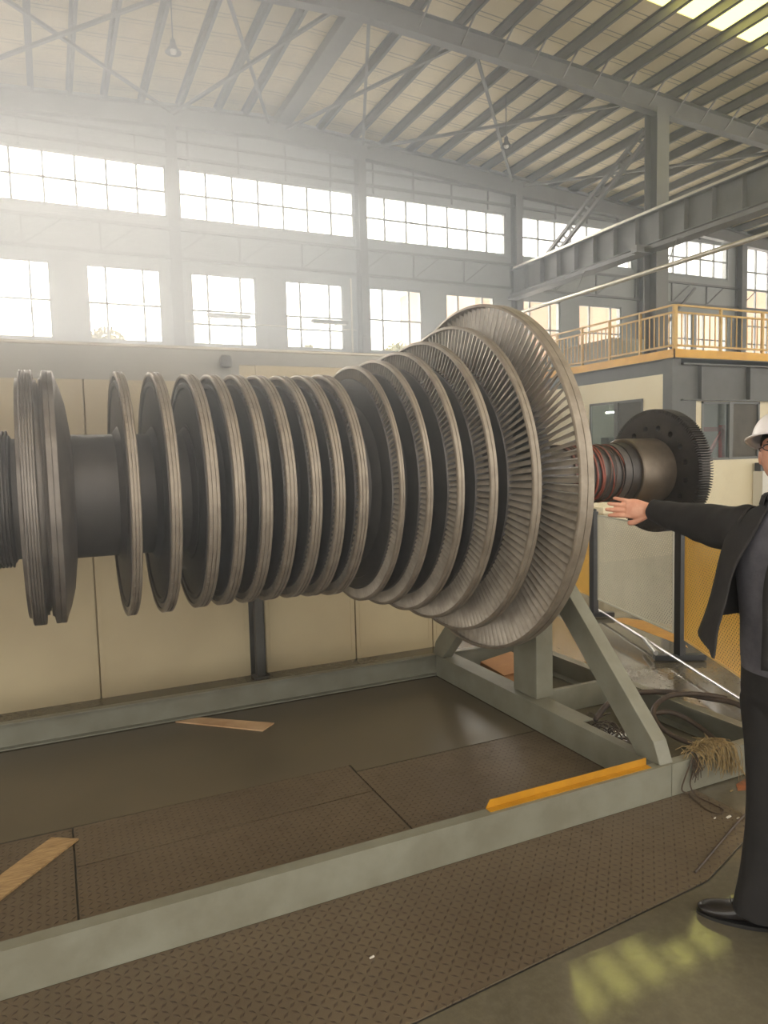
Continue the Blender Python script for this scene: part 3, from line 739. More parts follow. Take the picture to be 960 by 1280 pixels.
# rod on the floor, rust dust, scraps
hp = catmull([(2.86,2.19,.022),(2.70,2.14,.012),(2.52,2.07,.012),(2.37,2.01,.012),(2.23,1.955,.012)], 24)
tag(MB().tube(hp, .0055, 6).build('rubber_strip', M['hose'], origin=(2.5,2.06,.01)), 'thin dark rubber strip lying on the tread plate before the shoe', 'strip')
board('rust_patch', [(2.98,2.36),(3.05,2.33),(3.15,2.30),(3.24,2.34),(3.22,2.42),(3.12,2.43),(3.03,2.41)], .0, .003, M['rust'], 'orange rust dust on the floor at the stand corner', 'rust')
for i, (x_, y_, w_, lab) in enumerate(((2.70,2.19,.02,'white paper scrap on the plate near the twine, larger one'),(2.735,2.165,.012,'tiny white paper scrap beside the larger scrap'),(2.645,2.215,.009,'tiny white fleck between twine loop and larger scrap'),(2.93,2.36,.014,'small yellowish stone chip before the stand corner'),(.88,2.10,.012,'small white chip on the front tread plate'))):
    m_ = MB().hexa([(x_,y_,.0065),(x_+w_*1.6,y_+w_*.2,.0065),(x_+w_*1.5,y_+w_*.7,.0065),(x_+w_*.1,y_+w_*.6,.0065),(x_,y_,.0095),(x_+w_*1.5,y_+w_*.25,.0125),(x_+w_*1.4,y_+w_*.65,.0115),(x_+w_*.15,y_+w_*.5,.0095)])
    tag(m_.build('scrap', M['paper'] if i != 3 else M['straw'], origin=(x_,y_,.0065)), lab, 'scrap')

# ------------------------------------------------------------------ barriers
def barrier(pa, pb, mat, zb, zt, label, posts):
    """perforated panel between two black posts; pa, pb are floor points"""
    pa, pb = V(*pa,0), V(*pb,0); d = (pb-pa); L = d.length; d.normalize(); a = math.atan2(d.y, d.x)
    e = empty('barrier', pa, label, 'barrier', None, a)
    def part(mb_, name, mt_, **k):
        o = bpy.data.objects.new(name, mb_.mesh(name, smooth=k.get('smooth'))); COL.objects.link(o); o.parent = e; o.data.materials.append(mt_); return o
    part(MB().box(.05,L-.05,-.001,.001,zb+.012,zt-.012), 'perforated_panel', mat)
    part(MB().box(.05,L-.05,-.008,.008,zb,zb+.014).box(.05,L-.05,-.008,.008,zt-.014,zt).box(.04,.052,-.008,.008,zb,zt).box(L-.052,L-.04,-.008,.008,zb,zt), 'panel_frame', mat_edge[mat])
    for q in posts:
        x = .0 if q == 0 else L
        part(MB().box(x-.03,x+.03,-.03,.03,.05,zt+.01), 'post', M['black'])
        part(MB().box(x-.22,x+.22,-.03,.03,.012,.05).box(x-.03,x+.03,-.2,.2,.0,.012), 'foot', M['black'])
    return e
mat_edge = {M['perf_grey']: pm('grey_edge', srgb(196,192,174), None, .3, .2), M['perf_yellow']: pm('yellow_edge', srgb(206,160,60), None, .35, .1)}
def postobj(x, y, label):
    e = empty('barrier_post', (x,y,0), label, 'post', 'barrier posts')
    MB().box(x-.032,x+.032,y-.032,y+.032,.05,1.075).build('post_tube', M['black'], e, bevel=.003)
    MB().bar((x-.18,y+.09,.031),(x+.18,y-.09,.031),.06,.045).build('foot', M['black'], e, bevel=.003)
    MB().tube([(x-.19,y+.06,.075),(x+.05,y+.42,.075)], .019, 10).build('foot_bar', M['chrome'], e, smooth=60)
    MB().lathez([(.012,0),(.03,.004),(.03,.02),(.012,.03)], 12, (x,y,1.075)).build('cap', M['black'], e, smooth=50)
    return e
postobj(4.45, 4.07, 'black barrier post between the grey and the yellow perforated panels')
postobj(4.89, 5.56, 'black barrier post at the far end of the grey perforated panel')
barrier((4.465,4.12), (4.88,5.51), M['perf_grey'], .20, 1.05, 'pale grey perforated barrier panel behind the stand', ())
barrier((4.43,4.02), (3.45,2.07), M['perf_yellow'], .19, 1.05, 'yellow perforated barrier panel beside the person', ())
barrier((4.905,5.61), (5.35,7.1), M['perf_yellow'], .20, 1.05, 'yellow perforated barrier panel beyond the grey one, mostly behind the big disc', ())
postobj(5.37, 7.15, 'black barrier post at the far end of the farther yellow panel')
postobj(3.42, 2.0, 'black barrier post at the near end of the yellow panel behind the person')
rb = empty('ground_rod', (4.4,4.2,.06), 'chrome rod running low above the floor beneath the perforated barriers', 'rod')
MB().tube([(5.03,5.69,.055),(3.93,3.03,.055)], .012, 10).build('rod', M['chrome'], rb, smooth=60)
MB().tube([(3.93,3.09,.058),(4.12,3.17,.075)], .017, 10).build('rod_end', M['chrome'], rb, smooth=60)
MB().box(3.90,3.96,3.0,3.07,0,.05).build('rod_foot', M['black'], rb)
struct(MB().add([(4.80,4.30,.001),(5.30,4.95,.001),(5.14,5.40,.001),(5.0,5.42,.001)], [(0,1,2,3)]).build('floor_marking', M['yellow']))

# ------------------------------------------------------------------ mezzanine office at the right
OX, OY = 13.9, 13.0
m_ = wall_mesh([(OY+.95,OY+2.95,1.75,2.95)], OY+.3, WY, 0, lambda x: 3.5, 0, .12)     # built in (y) then turned
side = MB(); side.add([(OX+p_.y, p_.x, p_.z) for p_ in m_.v], m_.f)
struct(side.build('wall_office_side', M['office_cream']))
front_holes = [(14.95,17.08,1.33,2.82),(17.6,20.0,1.33,2.82)]
struct(wall_mesh(front_holes, OX+.3, 24, 0, lambda x: 2.86, OY+.05, OY+.17).build('wall_office_front', M['office_cream']))
struct(MB().box(OX-.02,OX+.26,OY-.02,OY+.28,0,3.85).build('office_column', M['dark_grey']))
struct(MB().box(14.17,14.73,OY+.02,OY+.045,0,2.86).build('office_pilaster', M['dark_grey']))
m_ = MB().box(OX+.26,24,OY+.02,OY+.035,2.86,3.72).box(OX+.26,24,OY-.1,OY+.15,3.70,3.74).box(OX+.26,24,OY-.1,OY+.15,2.83,2.86)
for x in (14.8,16.55,18.3,20.1,21.9): m_.box(x-.008,x+.008,OY-.09,OY+.03,2.86,3.70)
struct(m_.build('office_beam', M['dark_grey']))
struct(MB().box(OX+.01,OX+.13,OY+.28,WY,3.5,3.85).build('office_side_beam', M['dark_grey']))
struct(MB().box(OX-.03,24,OY-.08,WY,3.84,3.98).build('mezzanine_slab', M['dark_grey']))
struct(MB().box(OX-.06,OX-.03,OY-.11,WY,3.86,4.06).box(OX-.06,24,OY-.11,OY-.08,3.86,4.06).build('toe_board', M['toe']))
struct(MB().box(OX+.12,24,16.9,17.0,0,3.5).build('wall_office_back', M['fascia']))
# windows of the office
def office_window(nm, org, w, h, turn, split, screen_half):
    fr = MB(); t = .06
    fr.box(0,w,-.02,.06,0,t).box(0,w,-.02,.06,h-t,h).box(0,t,-.02,.06,0,h).box(w-t,w,-.02,.06,0,h).box(split-.07,split+.07,-.03,.07,0,h)
    pn_ = MB().box(t,split-.07,.02,.026,t,h-t); sc = MB().box(split+.07,w-t,.03,.035,t,h-t)
    def tr(mb_):
        out = MB()
        for p_ in mb_.v:
            out.v.append(V(org[0]+p_.x, org[1]+p_.y, org[2]+p_.z) if not turn else V(org[0]+p_.y, org[1]-p_.x, org[2]+p_.z))
        out.f = mb_.f; return out
    o = struct(tr(fr).build(nm, M['office_frame'], origin=org)); tr(pn_).build('pane', M['office_glass'], o); tr(sc).build('insect_screen', M['screen'], o)
office_window('window_%d' % (wn[0]+1), (14.95,OY+.05,1.33), 2.13, 1.49, False, 1.05, True)
office_window('window_%d' % (wn[0]+2), (17.6,OY+.05,1.33), 2.4, 1.49, False, 1.2, True)
office_window('window_%d' % (wn[0]+3), (OX,OY+2.95,1.75), 2.0, 1.2, True, 1.05, True)
def office_tube(p, q, label):
    p, q = V(*p), V(*q); e = empty('tube_lamp', p, label, 'lamp')
    MB().tube([p, q], .02, 8).build('tube', M['tube_on'], e, smooth=60)
    for t in (.1, .9):
        c = p.lerp(q, t); MB().tube([c+V(0,0,.02), V(c.x,c.y,3.2)], .008, 6).build('stem', M['white'], e)
office_tube((14.7,14.6,2.86), (16.1,14.6,2.86), 'lit tube lamp seen through the front office window')
office_tube((14.9,15.0,2.74), (14.9,16.4,2.74), 'lit tube lamp seen through the side office window')
struct(MB().box(OX+.12,24,OY+.17,16.9,3.2,3.3).build('ceiling_office', M['fascia']))
rm = empty('machine_frame', (16.4,13.9,0), 'red painted machine frame seen through the front office window', 'machine')
RX = .86
MB().box(RX+15.75,RX+15.87,13.8,13.92,0,2.25).build('upright', M['red_machine'], rm)
MB().box(RX+14.9,RX+15.75,13.82,13.9,2.08,2.2).build('top_beam', M['red_machine'], rm)
MB().box(RX+14.9,RX+15.02,13.8,13.92,0,2.2).build('upright', M['red_machine'], rm)
MB().bar((RX+15.1,13.86,1.2),(RX+15.78,13.86,2.05),.06,.09).build('diagonal', M['red_machine'], rm)
MB().box(RX+14.95,RX+15.8,13.8,14.2,1.1,1.22).build('table', M['red_machine'], rm)
MB().box(RX+15.87,RX+16.3,13.84,13.9,1.52,1.58).build('lever', M['pipe'], rm)
MB().tube([(RX+15.85,13.86,2.06),(RX+16.35,13.8,2.1)], .025, 8).build('handle', M['pipe'], rm)
tag(MB().box(14.25,14.55,15.6,15.9,1.2,2.0).box(14.2,14.6,15.55,15.95,0,1.2).box(14.3,14.5,15.55,15.6,1.5,1.9).build('cabinet', M['dark_grey'], origin=(14.4,15.7,0)), 'dark cabinet seen through the side office window', 'cabinet')
wb = empty('wall_box', (17.0,OY,.3), 'white cabinet with a black lock box against the office wall behind the person', 'cabinet')
MB().box(16.86,17.5,OY-.25,OY+.04,0,1.0).build('body', M['white'], wb, bevel=.01); MB().box(16.84,17.0,OY-.2,OY-.02,1.0,1.22).build('lock_box', M['black'], wb, bevel=.01)
MB().box(17.02,17.5,OY-.2,OY-.05,1.0,1.2).build('top_tray', M['white'], wb, bevel=.01)
# railing
def railing(p, q, label, nposts, nbal):
    p, q = V(*p), V(*q)
    e = empty('railing', p, label, 'railing')
    for z in (1.14, .97, .18): MB().bar(p+V(0,0,z), q+V(0,0,z), .045, .045).build('rail', M['yellow_rail'], e)
    for k in range(nposts+1):
        t = p.lerp(q, k/nposts); MB().box(t.x-.03,t.x+.03,t.y-.03,t.y+.03,t.z,t.z+1.14).build('post', M['yellow_rail'], e)
    src = None
    for k in range(nbal):
        if k % (nbal//nposts) == 0: continue
        t = p.lerp(q, k/nbal)
        if src is None:
            src = MB().box(t.x-.011,t.x+.011,t.y-.011,t.y+.011,t.z+.18,t.z+.97).build('baluster', M['yellow_rail'], e, origin=t); s0 = t
        else:
            o = src.copy(); COL.objects.link(o); o.parent = e; o.location = t-p
railing((OX+.02,OY-.02,3.98), (OX+.02,WY-.4,3.98), 'yellow steel railing along the side of the mezzanine, running towards the wall', 6, 42)
railing((OX+.08,OY-.02,3.98), (23.2,OY-.02,3.98), 'yellow steel railing along the front of the mezzanine', 6, 48)
tag(MB().box(14.4,15.6,15.6,17.6,3.981,4.7).box(14.36,15.64,15.56,17.64,4.7,4.76).build('crate', M['fascia'], origin=(15,16.5,3.98)), 'beige crate standing on the mezzanine behind the railing', 'crate')
# low pale bench beyond the barrier
bn = empty('work_bench', (8.0,8.6,0), 'cream low bench beyond the grey barrier, seen past the big disc', 'bench')
MB().box(7.3,9.0,8.1,9.2,.74,.84).build('bench_top', M['office_cream'], bn, bevel=.01)
MB().box(7.4,8.9,8.2,9.1,0,.74).build('bench_body', M['office_cream'], bn, bevel=.01)

# ------------------------------------------------------------------ outdoors
b = empty('building', (30,44,0), 'beige building seen outside through the right-hand windows', 'building')
MB().box(28,60,44,56,-1,15).build('facade', M['building'], b)
MB().box(27.6,60.4,43.6,56.4,15,15.6).build('parapet', M['white'], b)
def tree(x, y, h, cr, label):
    e = empty('tree', (x,y,-.5), label, 'tree', 'trees outside the windows')
    MB().tube([(x,y,-.5),(x+.1,y,h*.5),(x,y,h-cr*.6)], [.22,.16,.05], 8).build('trunk', M['bark'], e, smooth=60)
    m_ = MB()
    for k in range(900):
        dd = V(rnd.gauss(0,1),rnd.gauss(0,1),rnd.gauss(0,1)).normalized()*cr*rnd.random()**.4
        c = V(x,y,h-cr)+dd; a = V(rnd.uniform(-1,1),rnd.uniform(-1,1),rnd.uniform(-1,1)).normalized(); bb = a.orthogonal().normalized()
        l = rnd.uniform(.10,.2)
        m_.add([c-a*l, c+bb*l*.45+V(0,0,.01), c+a*l, c-bb*l*.45], [(0,1,2,3)])
    m_.build('crown', M['leaf'], e)
tree(1.98, 27, 6.35, .8, 'yellowish tree top showing at the sill of the second low window')
tree(13.8, 28, 6.45, .8, 'pale tree top at the sill of the fifth low window')
tree(9.8, 28, 6.2, .7, 'pale tree top at the sill of the fourth low window')

# ------------------------------------------------------------------ person
T = V(2.177, 1.515, -.006)
man = empty('person', T, 'person in dark open jacket and white hard hat pointing an arm at the turbine rotor', 'person', None, math.radians(190))
def mpart(mb_, name, mat, parent=None, smooth=180, solid=0, sub=0):
    o = bpy.data.objects.new(name, mb_.mesh(name, smooth=smooth)); COL.objects.link(o); o.parent = parent or man; o.data.materials.append(mat)
    if solid:
        s_ = o.modifiers.new('solid', 'SOLIDIFY'); s_.thickness = solid; s_.offset = 0
    if sub:
        s_ = o.modifiers.new('sub', 'SUBSURF'); s_.levels = sub; s_.render_levels = sub
    return o
def g_(x, s_): return math.exp(-(x/s_)**2)
HC_ = V(.055, -.01, 1.675)
HM = Matrix.Translation(HC_) @ Matrix.Rotation(math.radians(20), 4, 'Z') @ Matrix.Rotation(math.radians(-8), 4, 'Y')
def head_mb(nu=72, nv=56):
    rings = []
    for j in range(nv+1):
        ph = -PI/2 + PI*j/nv; z = math.sin(ph); c = math.cos(ph)
        ring = []
        for k in range(nu):
            a = 2*PI*k/nu; dx, dy = c*math.cos(a), c*math.sin(a)
            x, y, zz = dx*.096, dy*.077, z*.118
            if zz < -.02:                        # jaw narrows, chin comes forward
                t = min(1, (-.02-zz)/.098); y *= 1-.30*t*t; x = x*(1-.10*t) + .012*t*(1 if dx > 0 else .2); 
                if dx < 0: x *= 1-.25*t
            fr = max(0, dx)
            if dx > .2:
                x += .026*g_(y,.013)*(max(0, 1-abs((zz+.026))/.030) if zz < -.026 else max(0, 1-(zz+.026)/.056))*1.0
                x += .006*g_(y-.014,.008)*g_(zz+.035,.009) + .006*g_(y+.014,.008)*g_(zz+.035,.009)
                for sgn in (-1,1):
                    x -= .010*g_(y-sgn*.032,.016)*g_(zz-.004,.012)
                    x += .004*g_(y-sgn*.032,.011)*g_(zz-.003,.006)
                    x += .006*g_(y-sgn*.033,.022)*g_(zz-.028,.009)
                    x += .005*g_(y-sgn*.042,.016)*g_(zz+.028,.016)
                x += .006*g_(y,.024)*g_(zz+.062,.006) + .006*g_(y,.021)*g_(zz+.076,.007) - .005*g_(y,.026)*g_(zz+.069,.0035)
                x += .006*g_(y,.018)*g_(zz+.104,.012)
            ring.append(HM @ V(x,y,zz))
        rings.append(ring)
    return rings
body = MB()
body.loft(head_mb())
def ell(cx, cy, z, a, b, n=28): return [(cx+a*math.cos(2*PI*k/n), cy+b*math.sin(2*PI*k/n), z) for k in range(n)]
body.loft([ell(.02,-.004,1.62,.052,.050), ell(.01,-.002,1.56,.054,.054), ell(-.005,0,1.50,.062,.066), ell(-.01,0,1.46,.075,.10)])     # neck
body.loft([ell(-.01,0,1.50,.06,.08), ell(-.01,0,1.455,.085,.165), ell(-.005,0,1.38,.10,.180), ell(0,0,1.25,.112,.178), ell(0,0,1.10,.105,.160), ell(-.01,.005,.98,.11,.172), ell(-.03,.01,.88,.11,.175), ell(-.04,.01,.82,.06,.12)])
def limb(pts, rad, n=20): body.tube(catmull(pts, 18), [catmull([(q,0,0) for q in rad], 18)[i].x for i in range(18)], n)
SH, EL, WR = V(0,-.19,1.435), V(-.07,-.41,1.445), V(-.1305,-.6375,1.452)
limb([SH+V(0,.05,-.01),SH+V(0,0,-.01),EL,WR+V(.0,-.004,0)], [.045,.046,.038,.026])
limb([(0,.19,1.43),(-.03,.24,1.18),(.03,.25,.94)], [.056,.042,.027])
LEGR = [(-.05,-.085,.88),(-.055,-.085,.70),(-.045,-.085,.49),(-.05,-.10,.26),(-.045,-.115,.07)]
LEGL = [(-.03,.095,.88),(-.02,.10,.70),(-.01,.105,.49),(-.035,.11,.26),(-.04,.115,.07)]
limb(LEGR, [.085,.082,.056,.052,.036]); limb(LEGL, [.085,.082,.056,.052,.036])
# ears
for sgn in (-1,1):
    rr_ = []
    for j in range(9):
        ph = -PI/2+PI*j/8
        rr_.append([HM @ V(-.008+.018*math.cos(ph)*math.cos(2*PI*k/12)-.006*math.sin(ph), sgn*.078+.008*math.cos(ph)*math.sin(2*PI*k/12), -.005+.031*math.sin(ph)) for k in range(12)])
    body.loft(rr_)
# hands
def hand(wr, uu, nn_, thumb_sign, curl):
    uu = uu.normalized(); nn_ = (nn_ - uu*nn_.dot(uu)).normalized(); ww = uu.cross(nn_)*thumb_sign     # ww points to the thumb side
    def P_(a, b, c): return wr + uu*a + ww*b + nn_*c
    rings = []
    for a, hw, ht, off in ((-.02,.025,.020,0),(0,.027,.019,0),(.02,.033,.017,.001),(.05,.041,.0155,.002),(.078,.0415,.0135,.001),(.092,.038,.011,0)):
        rings.append([P_(a, hw*math.cos(2*PI*k/20), ht*math.sin(2*PI*k/20)) for k in range(20)])
    body.loft(rings)
    tips = []
    for b, L, r_, cu, sp in ((.0300,.076,.0100,curl[0],.05),(.0100,.086,.0103,curl[1],.01),(-.0102,.080,.0099,curl[2],-.04),(-.0295,.062,.0090,curl[3],-.12)):
        p = P_(.074, b, 0); ang = 0; pts = [p]; dirv = 0
        for seg, fr in enumerate((.45,.32,.26)):
            ang += cu*(.5 if seg == 0 else 1)
            l_ = (L+.018 if seg == 0 else L)*fr if seg else L*.45+.018
            p = p + (uu*math.cos(ang) - nn_*math.sin(ang) + ww*sp).normalized()*l_; pts.append(p)
        sm = catmull(pts, 14); rs = [r_*(1-.22*i/13) for i in range(14)]; rs[-1] *= .55; rs[-2] *= .9
        rs = [q*(1.07 if i in (6,9) else 1) for i, q in enumerate(rs)]
        body.tube(sm, rs, 12); tips.append((sm[-1], sm[-3], r_))
    pts = [P_(.005,.018,-.002), P_(.034,.040,-.008), P_(.062,.056,-.013), P_(.085,.060,-.018)]
    sm = catmull(pts, 14); rs = [.0140-.003*i/13 for i in range(14)]; rs[-1] *= .55; rs[-2] *= .9
    body.tube(sm, rs, 12)
hand(WR, V(.40,-.91,.06), V(.90,.42,.10), -1, (.16,.08,.10,.2))
hand(V(.035,.25,.925), V(.05,.0,-1), V(.1,1,0), 1, (.3,.35,.4,.45))
for sgn, (ax, ay), hd in ((-1,(-.045,-.115),V(.135,-.207,0).normalized()),(1,(-.04,.115),V(1,.1,0).normalized())):
    body.tube([V(ax,ay,.10)-hd*.01, V(ax,ay,.06), V(ax,ay,.045)+hd*.07, V(ax,ay,.034)+hd*.16], [.028,.028,.026,.014], 12)
bo_ = mpart(body, 'body', M['skin'])
rm_ = bo_.modifiers.new('remesh', 'REMESH'); rm_.mode = 'VOXEL'; rm_.voxel_size = .0034; rm_.use_smooth_shade = True
sm_ = bo_.modifiers.new('smooth', 'SMOOTH'); sm_.factor = .5; sm_.iterations = 4
bake(bo_)
# eyes, brows, lips, hair
for sgn in (-1,1):
    c = HM @ V(.077, sgn*.032, .003)
    e_ = MB(); e_.loft([[c + V(.0105*math.cos(ph)*math.cos(2*PI*k/14), .0105*math.cos(ph)*math.sin(2*PI*k/14), .0055*math.sin(ph)) for k in range(14)] for ph in [-PI/2+PI*j/8 for j in range(9)]])
    mpart(e_, 'eye', M['eye'])
    pts = [HM @ V(.093-.012*abs(t)**1.5, sgn*(.032+t*.020), .026+.004*(1-t*t)) for t in (-1,-.5,0,.5,1)]
    mpart(MB().tube(catmull(pts, 12), [.0015+.0022*math.sin(PI*i/11) for i in range(12)], 8), 'eyebrow', M['hair'])
for zc, h in ((-.0635,.0042),(-.0745,.0048)):
    pts = [HM @ V(.1015-.016*t*t + (.0 if zc > -.07 else -.001), t*.023, zc + (.003*t*t if zc < -.07 else -.003*t*t)) for t in (-1,-.6,-.2,.2,.6,1)]
    mpart(MB().tube(catmull(pts, 14), [.001+h*max(0,math.sin(PI*i/13))**.6 for i in range(14)], 8), 'lip', M['lip'])
rg = []
for j in range(12):
    ph = .14 + (PI/2-.14)*j/11
    rg.append([HM @ V(-.006+(.096)*math.cos(ph)*math.cos(a)*(1 if math.cos(a) < .2 else .93), .080*math.cos(ph)*math.sin(a), .012+.112*math.sin(ph) + (.02*max(0,math.cos(a)) - .06*max(0,-math.cos(a)) if j < 3 else 0)) for a in [2*PI*k/36 for k in range(36)]])
mpart(MB().loft(rg, caps=False), 'hair', M['hair'], solid=.004)
# hard hat: dome, ridge, brim with visor
HH = HM @ Matrix.Translation(V(-.004,0,.040)) @ Matrix.Rotation(math.radians(-6), 4, 'Y')
rg = []; nh = 64
for j in range(14):
    t = j/13; ph = PI/2*t; ring = []
    for k in range(nh):
        a = 2*PI*k/nh; ca, sa = math.cos(a), math.sin(a)
        rx, ry = .124, .106
        ridge = .006*g_(sa*ry*math.cos(ph),.014) * max(0,math.sin(ph))**.6
        ring.append(HH @ V(rx*max(0,math.cos(ph))**.8*ca, ry*max(0,math.cos(ph))**.8*sa, .098*math.sin(ph)+ridge))
    rg.append(ring)
brim = []
for e2, dz in ((1.0,-.004),(.5,-.001),(0,0)):
    ring = []
    for k in range(nh):
        a = 2*PI*k/nh; ca, sa = math.cos(a), math.sin(a)
        w = .016 + .052*max(0,ca)**1.6
        ring.append(HH @ V((.124+w*e2)*ca, (.106+w*e2*.75)*sa, dz - .016*e2*max(0,ca)))
    brim.append(ring)
hat = mpart(MB().loft(brim[:2]+rg, caps=False), 'hard_hat', M['hat'], solid=.003)
mpart(MB().tube([HH @ V((.140+.052*max(0,math.cos(a))**1.6)*math.cos(a), (.118+.039*max(0,math.cos(a))**1.6)*math.sin(a), -.004-.016*max(0,math.cos(a))) for a in [2*PI*k/64 for k in range(64)]], .003, 6, closed=True), 'brim_edge', M['hat'], hat)
# glasses
gl = MB()
for sgn in (-1,1):
    gl.tube([HM @ V(.108-.10*(abs(sgn*.034+.024*math.cos(a))**2)*4, sgn*.034+.025*math.cos(a), .006+.011*math.sin(a)) for a in [2*PI*k/28 for k in range(28)]], .0016, 6, closed=True)
    gl.tube([HM @ V(.1065-.0005, sgn*.012, .0165), HM @ V(.100, sgn*.040, .018), HM @ V(.090, sgn*.060, .0155)], .0022, 6)
    gl.tube([HM @ V(.092, sgn*.058, .011), HM @ V(.05, sgn*.077, .010), HM @ V(-.012, sgn*.080, .006)], .0017, 6)
gl.tube([HM @ V(.108, -.010, .008), HM @ V(.110,0,.010), HM @ V(.108,.010,.008)], .0016, 6)
mpart(gl, 'glasses', M['black'])
# shirt
rg = []
for cx, cy, z, a, b in ((.012,-.002,1.535,.060,.064),(0,0,1.505,.072,.085),(-.006,0,1.465,.102,.192),(-.003,0,1.38,.120,.205),(.002,0,1.25,.128,.190),(.002,0,1.12,.122,.176),(-.01,.0,1.02,.124,.182),(-.02,.005,.95,.126,.186)):
    rg.append([V(cx,cy,z)+V(a*math.cos(t), b*math.sin(t), 0)*(1+.018*noise.noise(V(math.cos(t)*2,math.sin(t)*2,z*9))) for t in [2*PI*k/48 for k in range(48)]])
mpart(MB().loft(rg, caps=False), 'shirt', M['shirt'])
# trousers
def trouser(path, n=32):
    pts = catmull(path, 26); rad = [catmull([(q,0,0) for q in (.108,.104,.086,.085,.092)], 26)[i].x for i in range(26)]
    rg = []
    for p, r_ in zip(pts, rad):
        rg.append([p+V(r_*math.cos(t)*1.02, r_*math.sin(t)*.96, 0)*(1+.06*noise.noise(V(math.cos(t)*1.5,math.sin(t)*1.5,p.z*8)+V(0,p.y*9,0))) for t in [2*PI*k/n for k in range(n)]])
    return rg
tr_ = MB(); 
tr_.loft(trouser([(-.045,-.088,.84),(-.050,-.085,.70),(-.045,-.087,.49),(-.045,-.098,.26),(-.035,-.118,.055)]), caps=True)
tr_.loft(trouser([(-.03,.092,.84),(-.02,.10,.70),(-.01,.105,.49),(-.03,.11,.26),(-.03,.115,.055)]), caps=True)
tr_.loft([ell(-.02,.003,1.06,.124,.180,32), ell(-.025,.004,.96,.130,.188,32), ell(-.035,.005,.86,.128,.196,32), ell(-.04,.006,.78,.10,.17,32)])
to_ = mpart(tr_, 'trousers', M['trousers'])
rm_ = to_.modifiers.new('remesh', 'REMESH'); rm_.mode = 'VOXEL'; rm_.voxel_size = .008; rm_.use_smooth_shade = True
sm_ = to_.modifiers.new('smooth', 'SMOOTH'); sm_.factor = .5; sm_.iterations = 5
bake(to_)
# jacket body, open at the front; the near panel swings out to a tip
rows = [
 (1.535, [(.075,-.055),(.03,-.088),(-.04,-.085),(-.078,0),(-.04,.085),(.03,.088),(.08,.04)]),
 (1.505, [(.085,-.055),(.035,-.105),(-.04,-.10),(-.090,0),(-.04,.10),(.035,.105),(.095,.03)]),
 (1.47, [(.105,-.060),(.06,-.15),(-.02,-.185),(-.105,-.10),(-.115,0),(-.105,.10),(-.02,.185),(.06,.15),(.115,.01)]),
 (1.42, [(.125,-.075),(.085,-.18),(-.01,-.222),(-.115,-.14),(-.130,0),(-.115,.14),(-.01,.222),(.08,.17),(.130,-.005)]),
 (1.32, [(.165,-.110),(.12,-.195),(.01,-.228),(-.115,-.15),(-.14,0),(-.115,.15),(.01,.228),(.11,.165),(.148,-.02)]),
 (1.22, [(.205,-.120),(.15,-.205),(.02,-.226),(-.110,-.15),(-.138,0),(-.11,.15),(.02,.222),(.12,.16),(.152,-.03)]),
 (1.12, [(.262,-.115),(.18,-.212),(.03,-.226),(-.105,-.155),(-.138,0),(-.105,.155),(.02,.222),(.125,.16),(.155,-.03)]),
 (1.04, [(.315,-.100),(.20,-.215),(.03,-.228),(-.110,-.16),(-.145,0),(-.11,.16),(.02,.226),(.13,.16),(.16,-.03)]),
]
dense = []
NC = 56
cols = [catmull([(p_[0],p_[1],z) for p_ in pts], NC) for z, pts in rows]
for i in range(40):
    t = i*(len(cols)-1)/39
    dense.append([catmull([c[k] for c in cols], 40)[i] if False else None for k in range(0)])
colc = [catmull([c[k] for c in cols], 40) for k in range(NC)]
rg = []
for i in range(40):
    ring = []
    for k in range(NC):
        p = colc[k][i].copy(); s_ = k/(NC-1); low = i/39
        if low > .72:                                     # hem: tip low at the open edge, higher at the side
            up = (.0 if s_ < .02 else .075*min(1, s_/.16)) if s_ < .3 else (.075*max(0, 1-(s_-.3)/.3) - .05*min(1,max(0,(s_-.3)/.3)))
            p.z += up*(low-.72)/.28
        nrm = V(p.x, p.y, 0)
        if nrm.length > 1e-4:
            nrm.normalize(); p += nrm*(.010*noise.noise(V(p.x*9,p.y*9,p.z*7)) + .006*math.sin(9*p.z*3+6*s_)*noise.noise(V(p.y*6,p.z*3,p.x*6)))*min(1,low*3)
        ring.append(p)
    rg.append(ring)
jk = mpart(MB().loft(rg, caps=False, closed=False), 'jacket', M['jacket'], solid=.006)
def sleeve(pts, rads, nm):
    n = 40; pts = catmull(pts, n); rads = [catmull([(q,0,0) for q in rads], n)[i].x for i in range(n)]
    rg = []; prev = None
    for i, p in enumerate(pts):
        t = (pts[min(i+1,n-1)]-pts[max(i-1,0)]).normalized(); a = t.cross(V(0,0,1)).normalized() if abs(t.z) < .9 else t.cross(V(1,0,0)).normalized(); b = t.cross(a)
        ring = []
        for k in range(32):
            an = 2*PI*k/32; r_ = rads[i]*(1+.10*noise.noise(V(math.cos(an)*1.6, math.sin(an)*1.6, i*.25))+.035*math.sin(i*1.0+2.4*math.cos(an))*noise.noise(V(i*.15,math.sin(an),3)) *2)
            dr = a*math.cos(an)+b*math.sin(an)
            sag = -.012*max(0,-dr.z)*math.sin(PI*i/(n-1)) if abs(t.z) < .9 else 0
            ring.append(p+dr*r_+V(0,0,sag))
        rg.append(ring)
    # turned-in cuff
    rg.append([pts[-1]+(q-pts[-1])*.86 for q in rg[-1]]); rg.append([pts[-4]+(q-pts[-4])*.80 for q in rg[-5]])
    return mpart(MB().loft(rg, caps=False), nm, M['jacket'], jk, solid=.003)
sleeve([(.01,-.13,1.415),(-.005,-.20,1.418),(-.07,-.41,1.430),(-.126,-.613,1.452)], [.082,.078,.060,.042], 'sleeve')
sleeve([(.01,.13,1.415),(0,.20,1.40),(-.03,.245,1.18),(.03,.25,.96)], [.080,.078,.062,.044], 'sleeve')
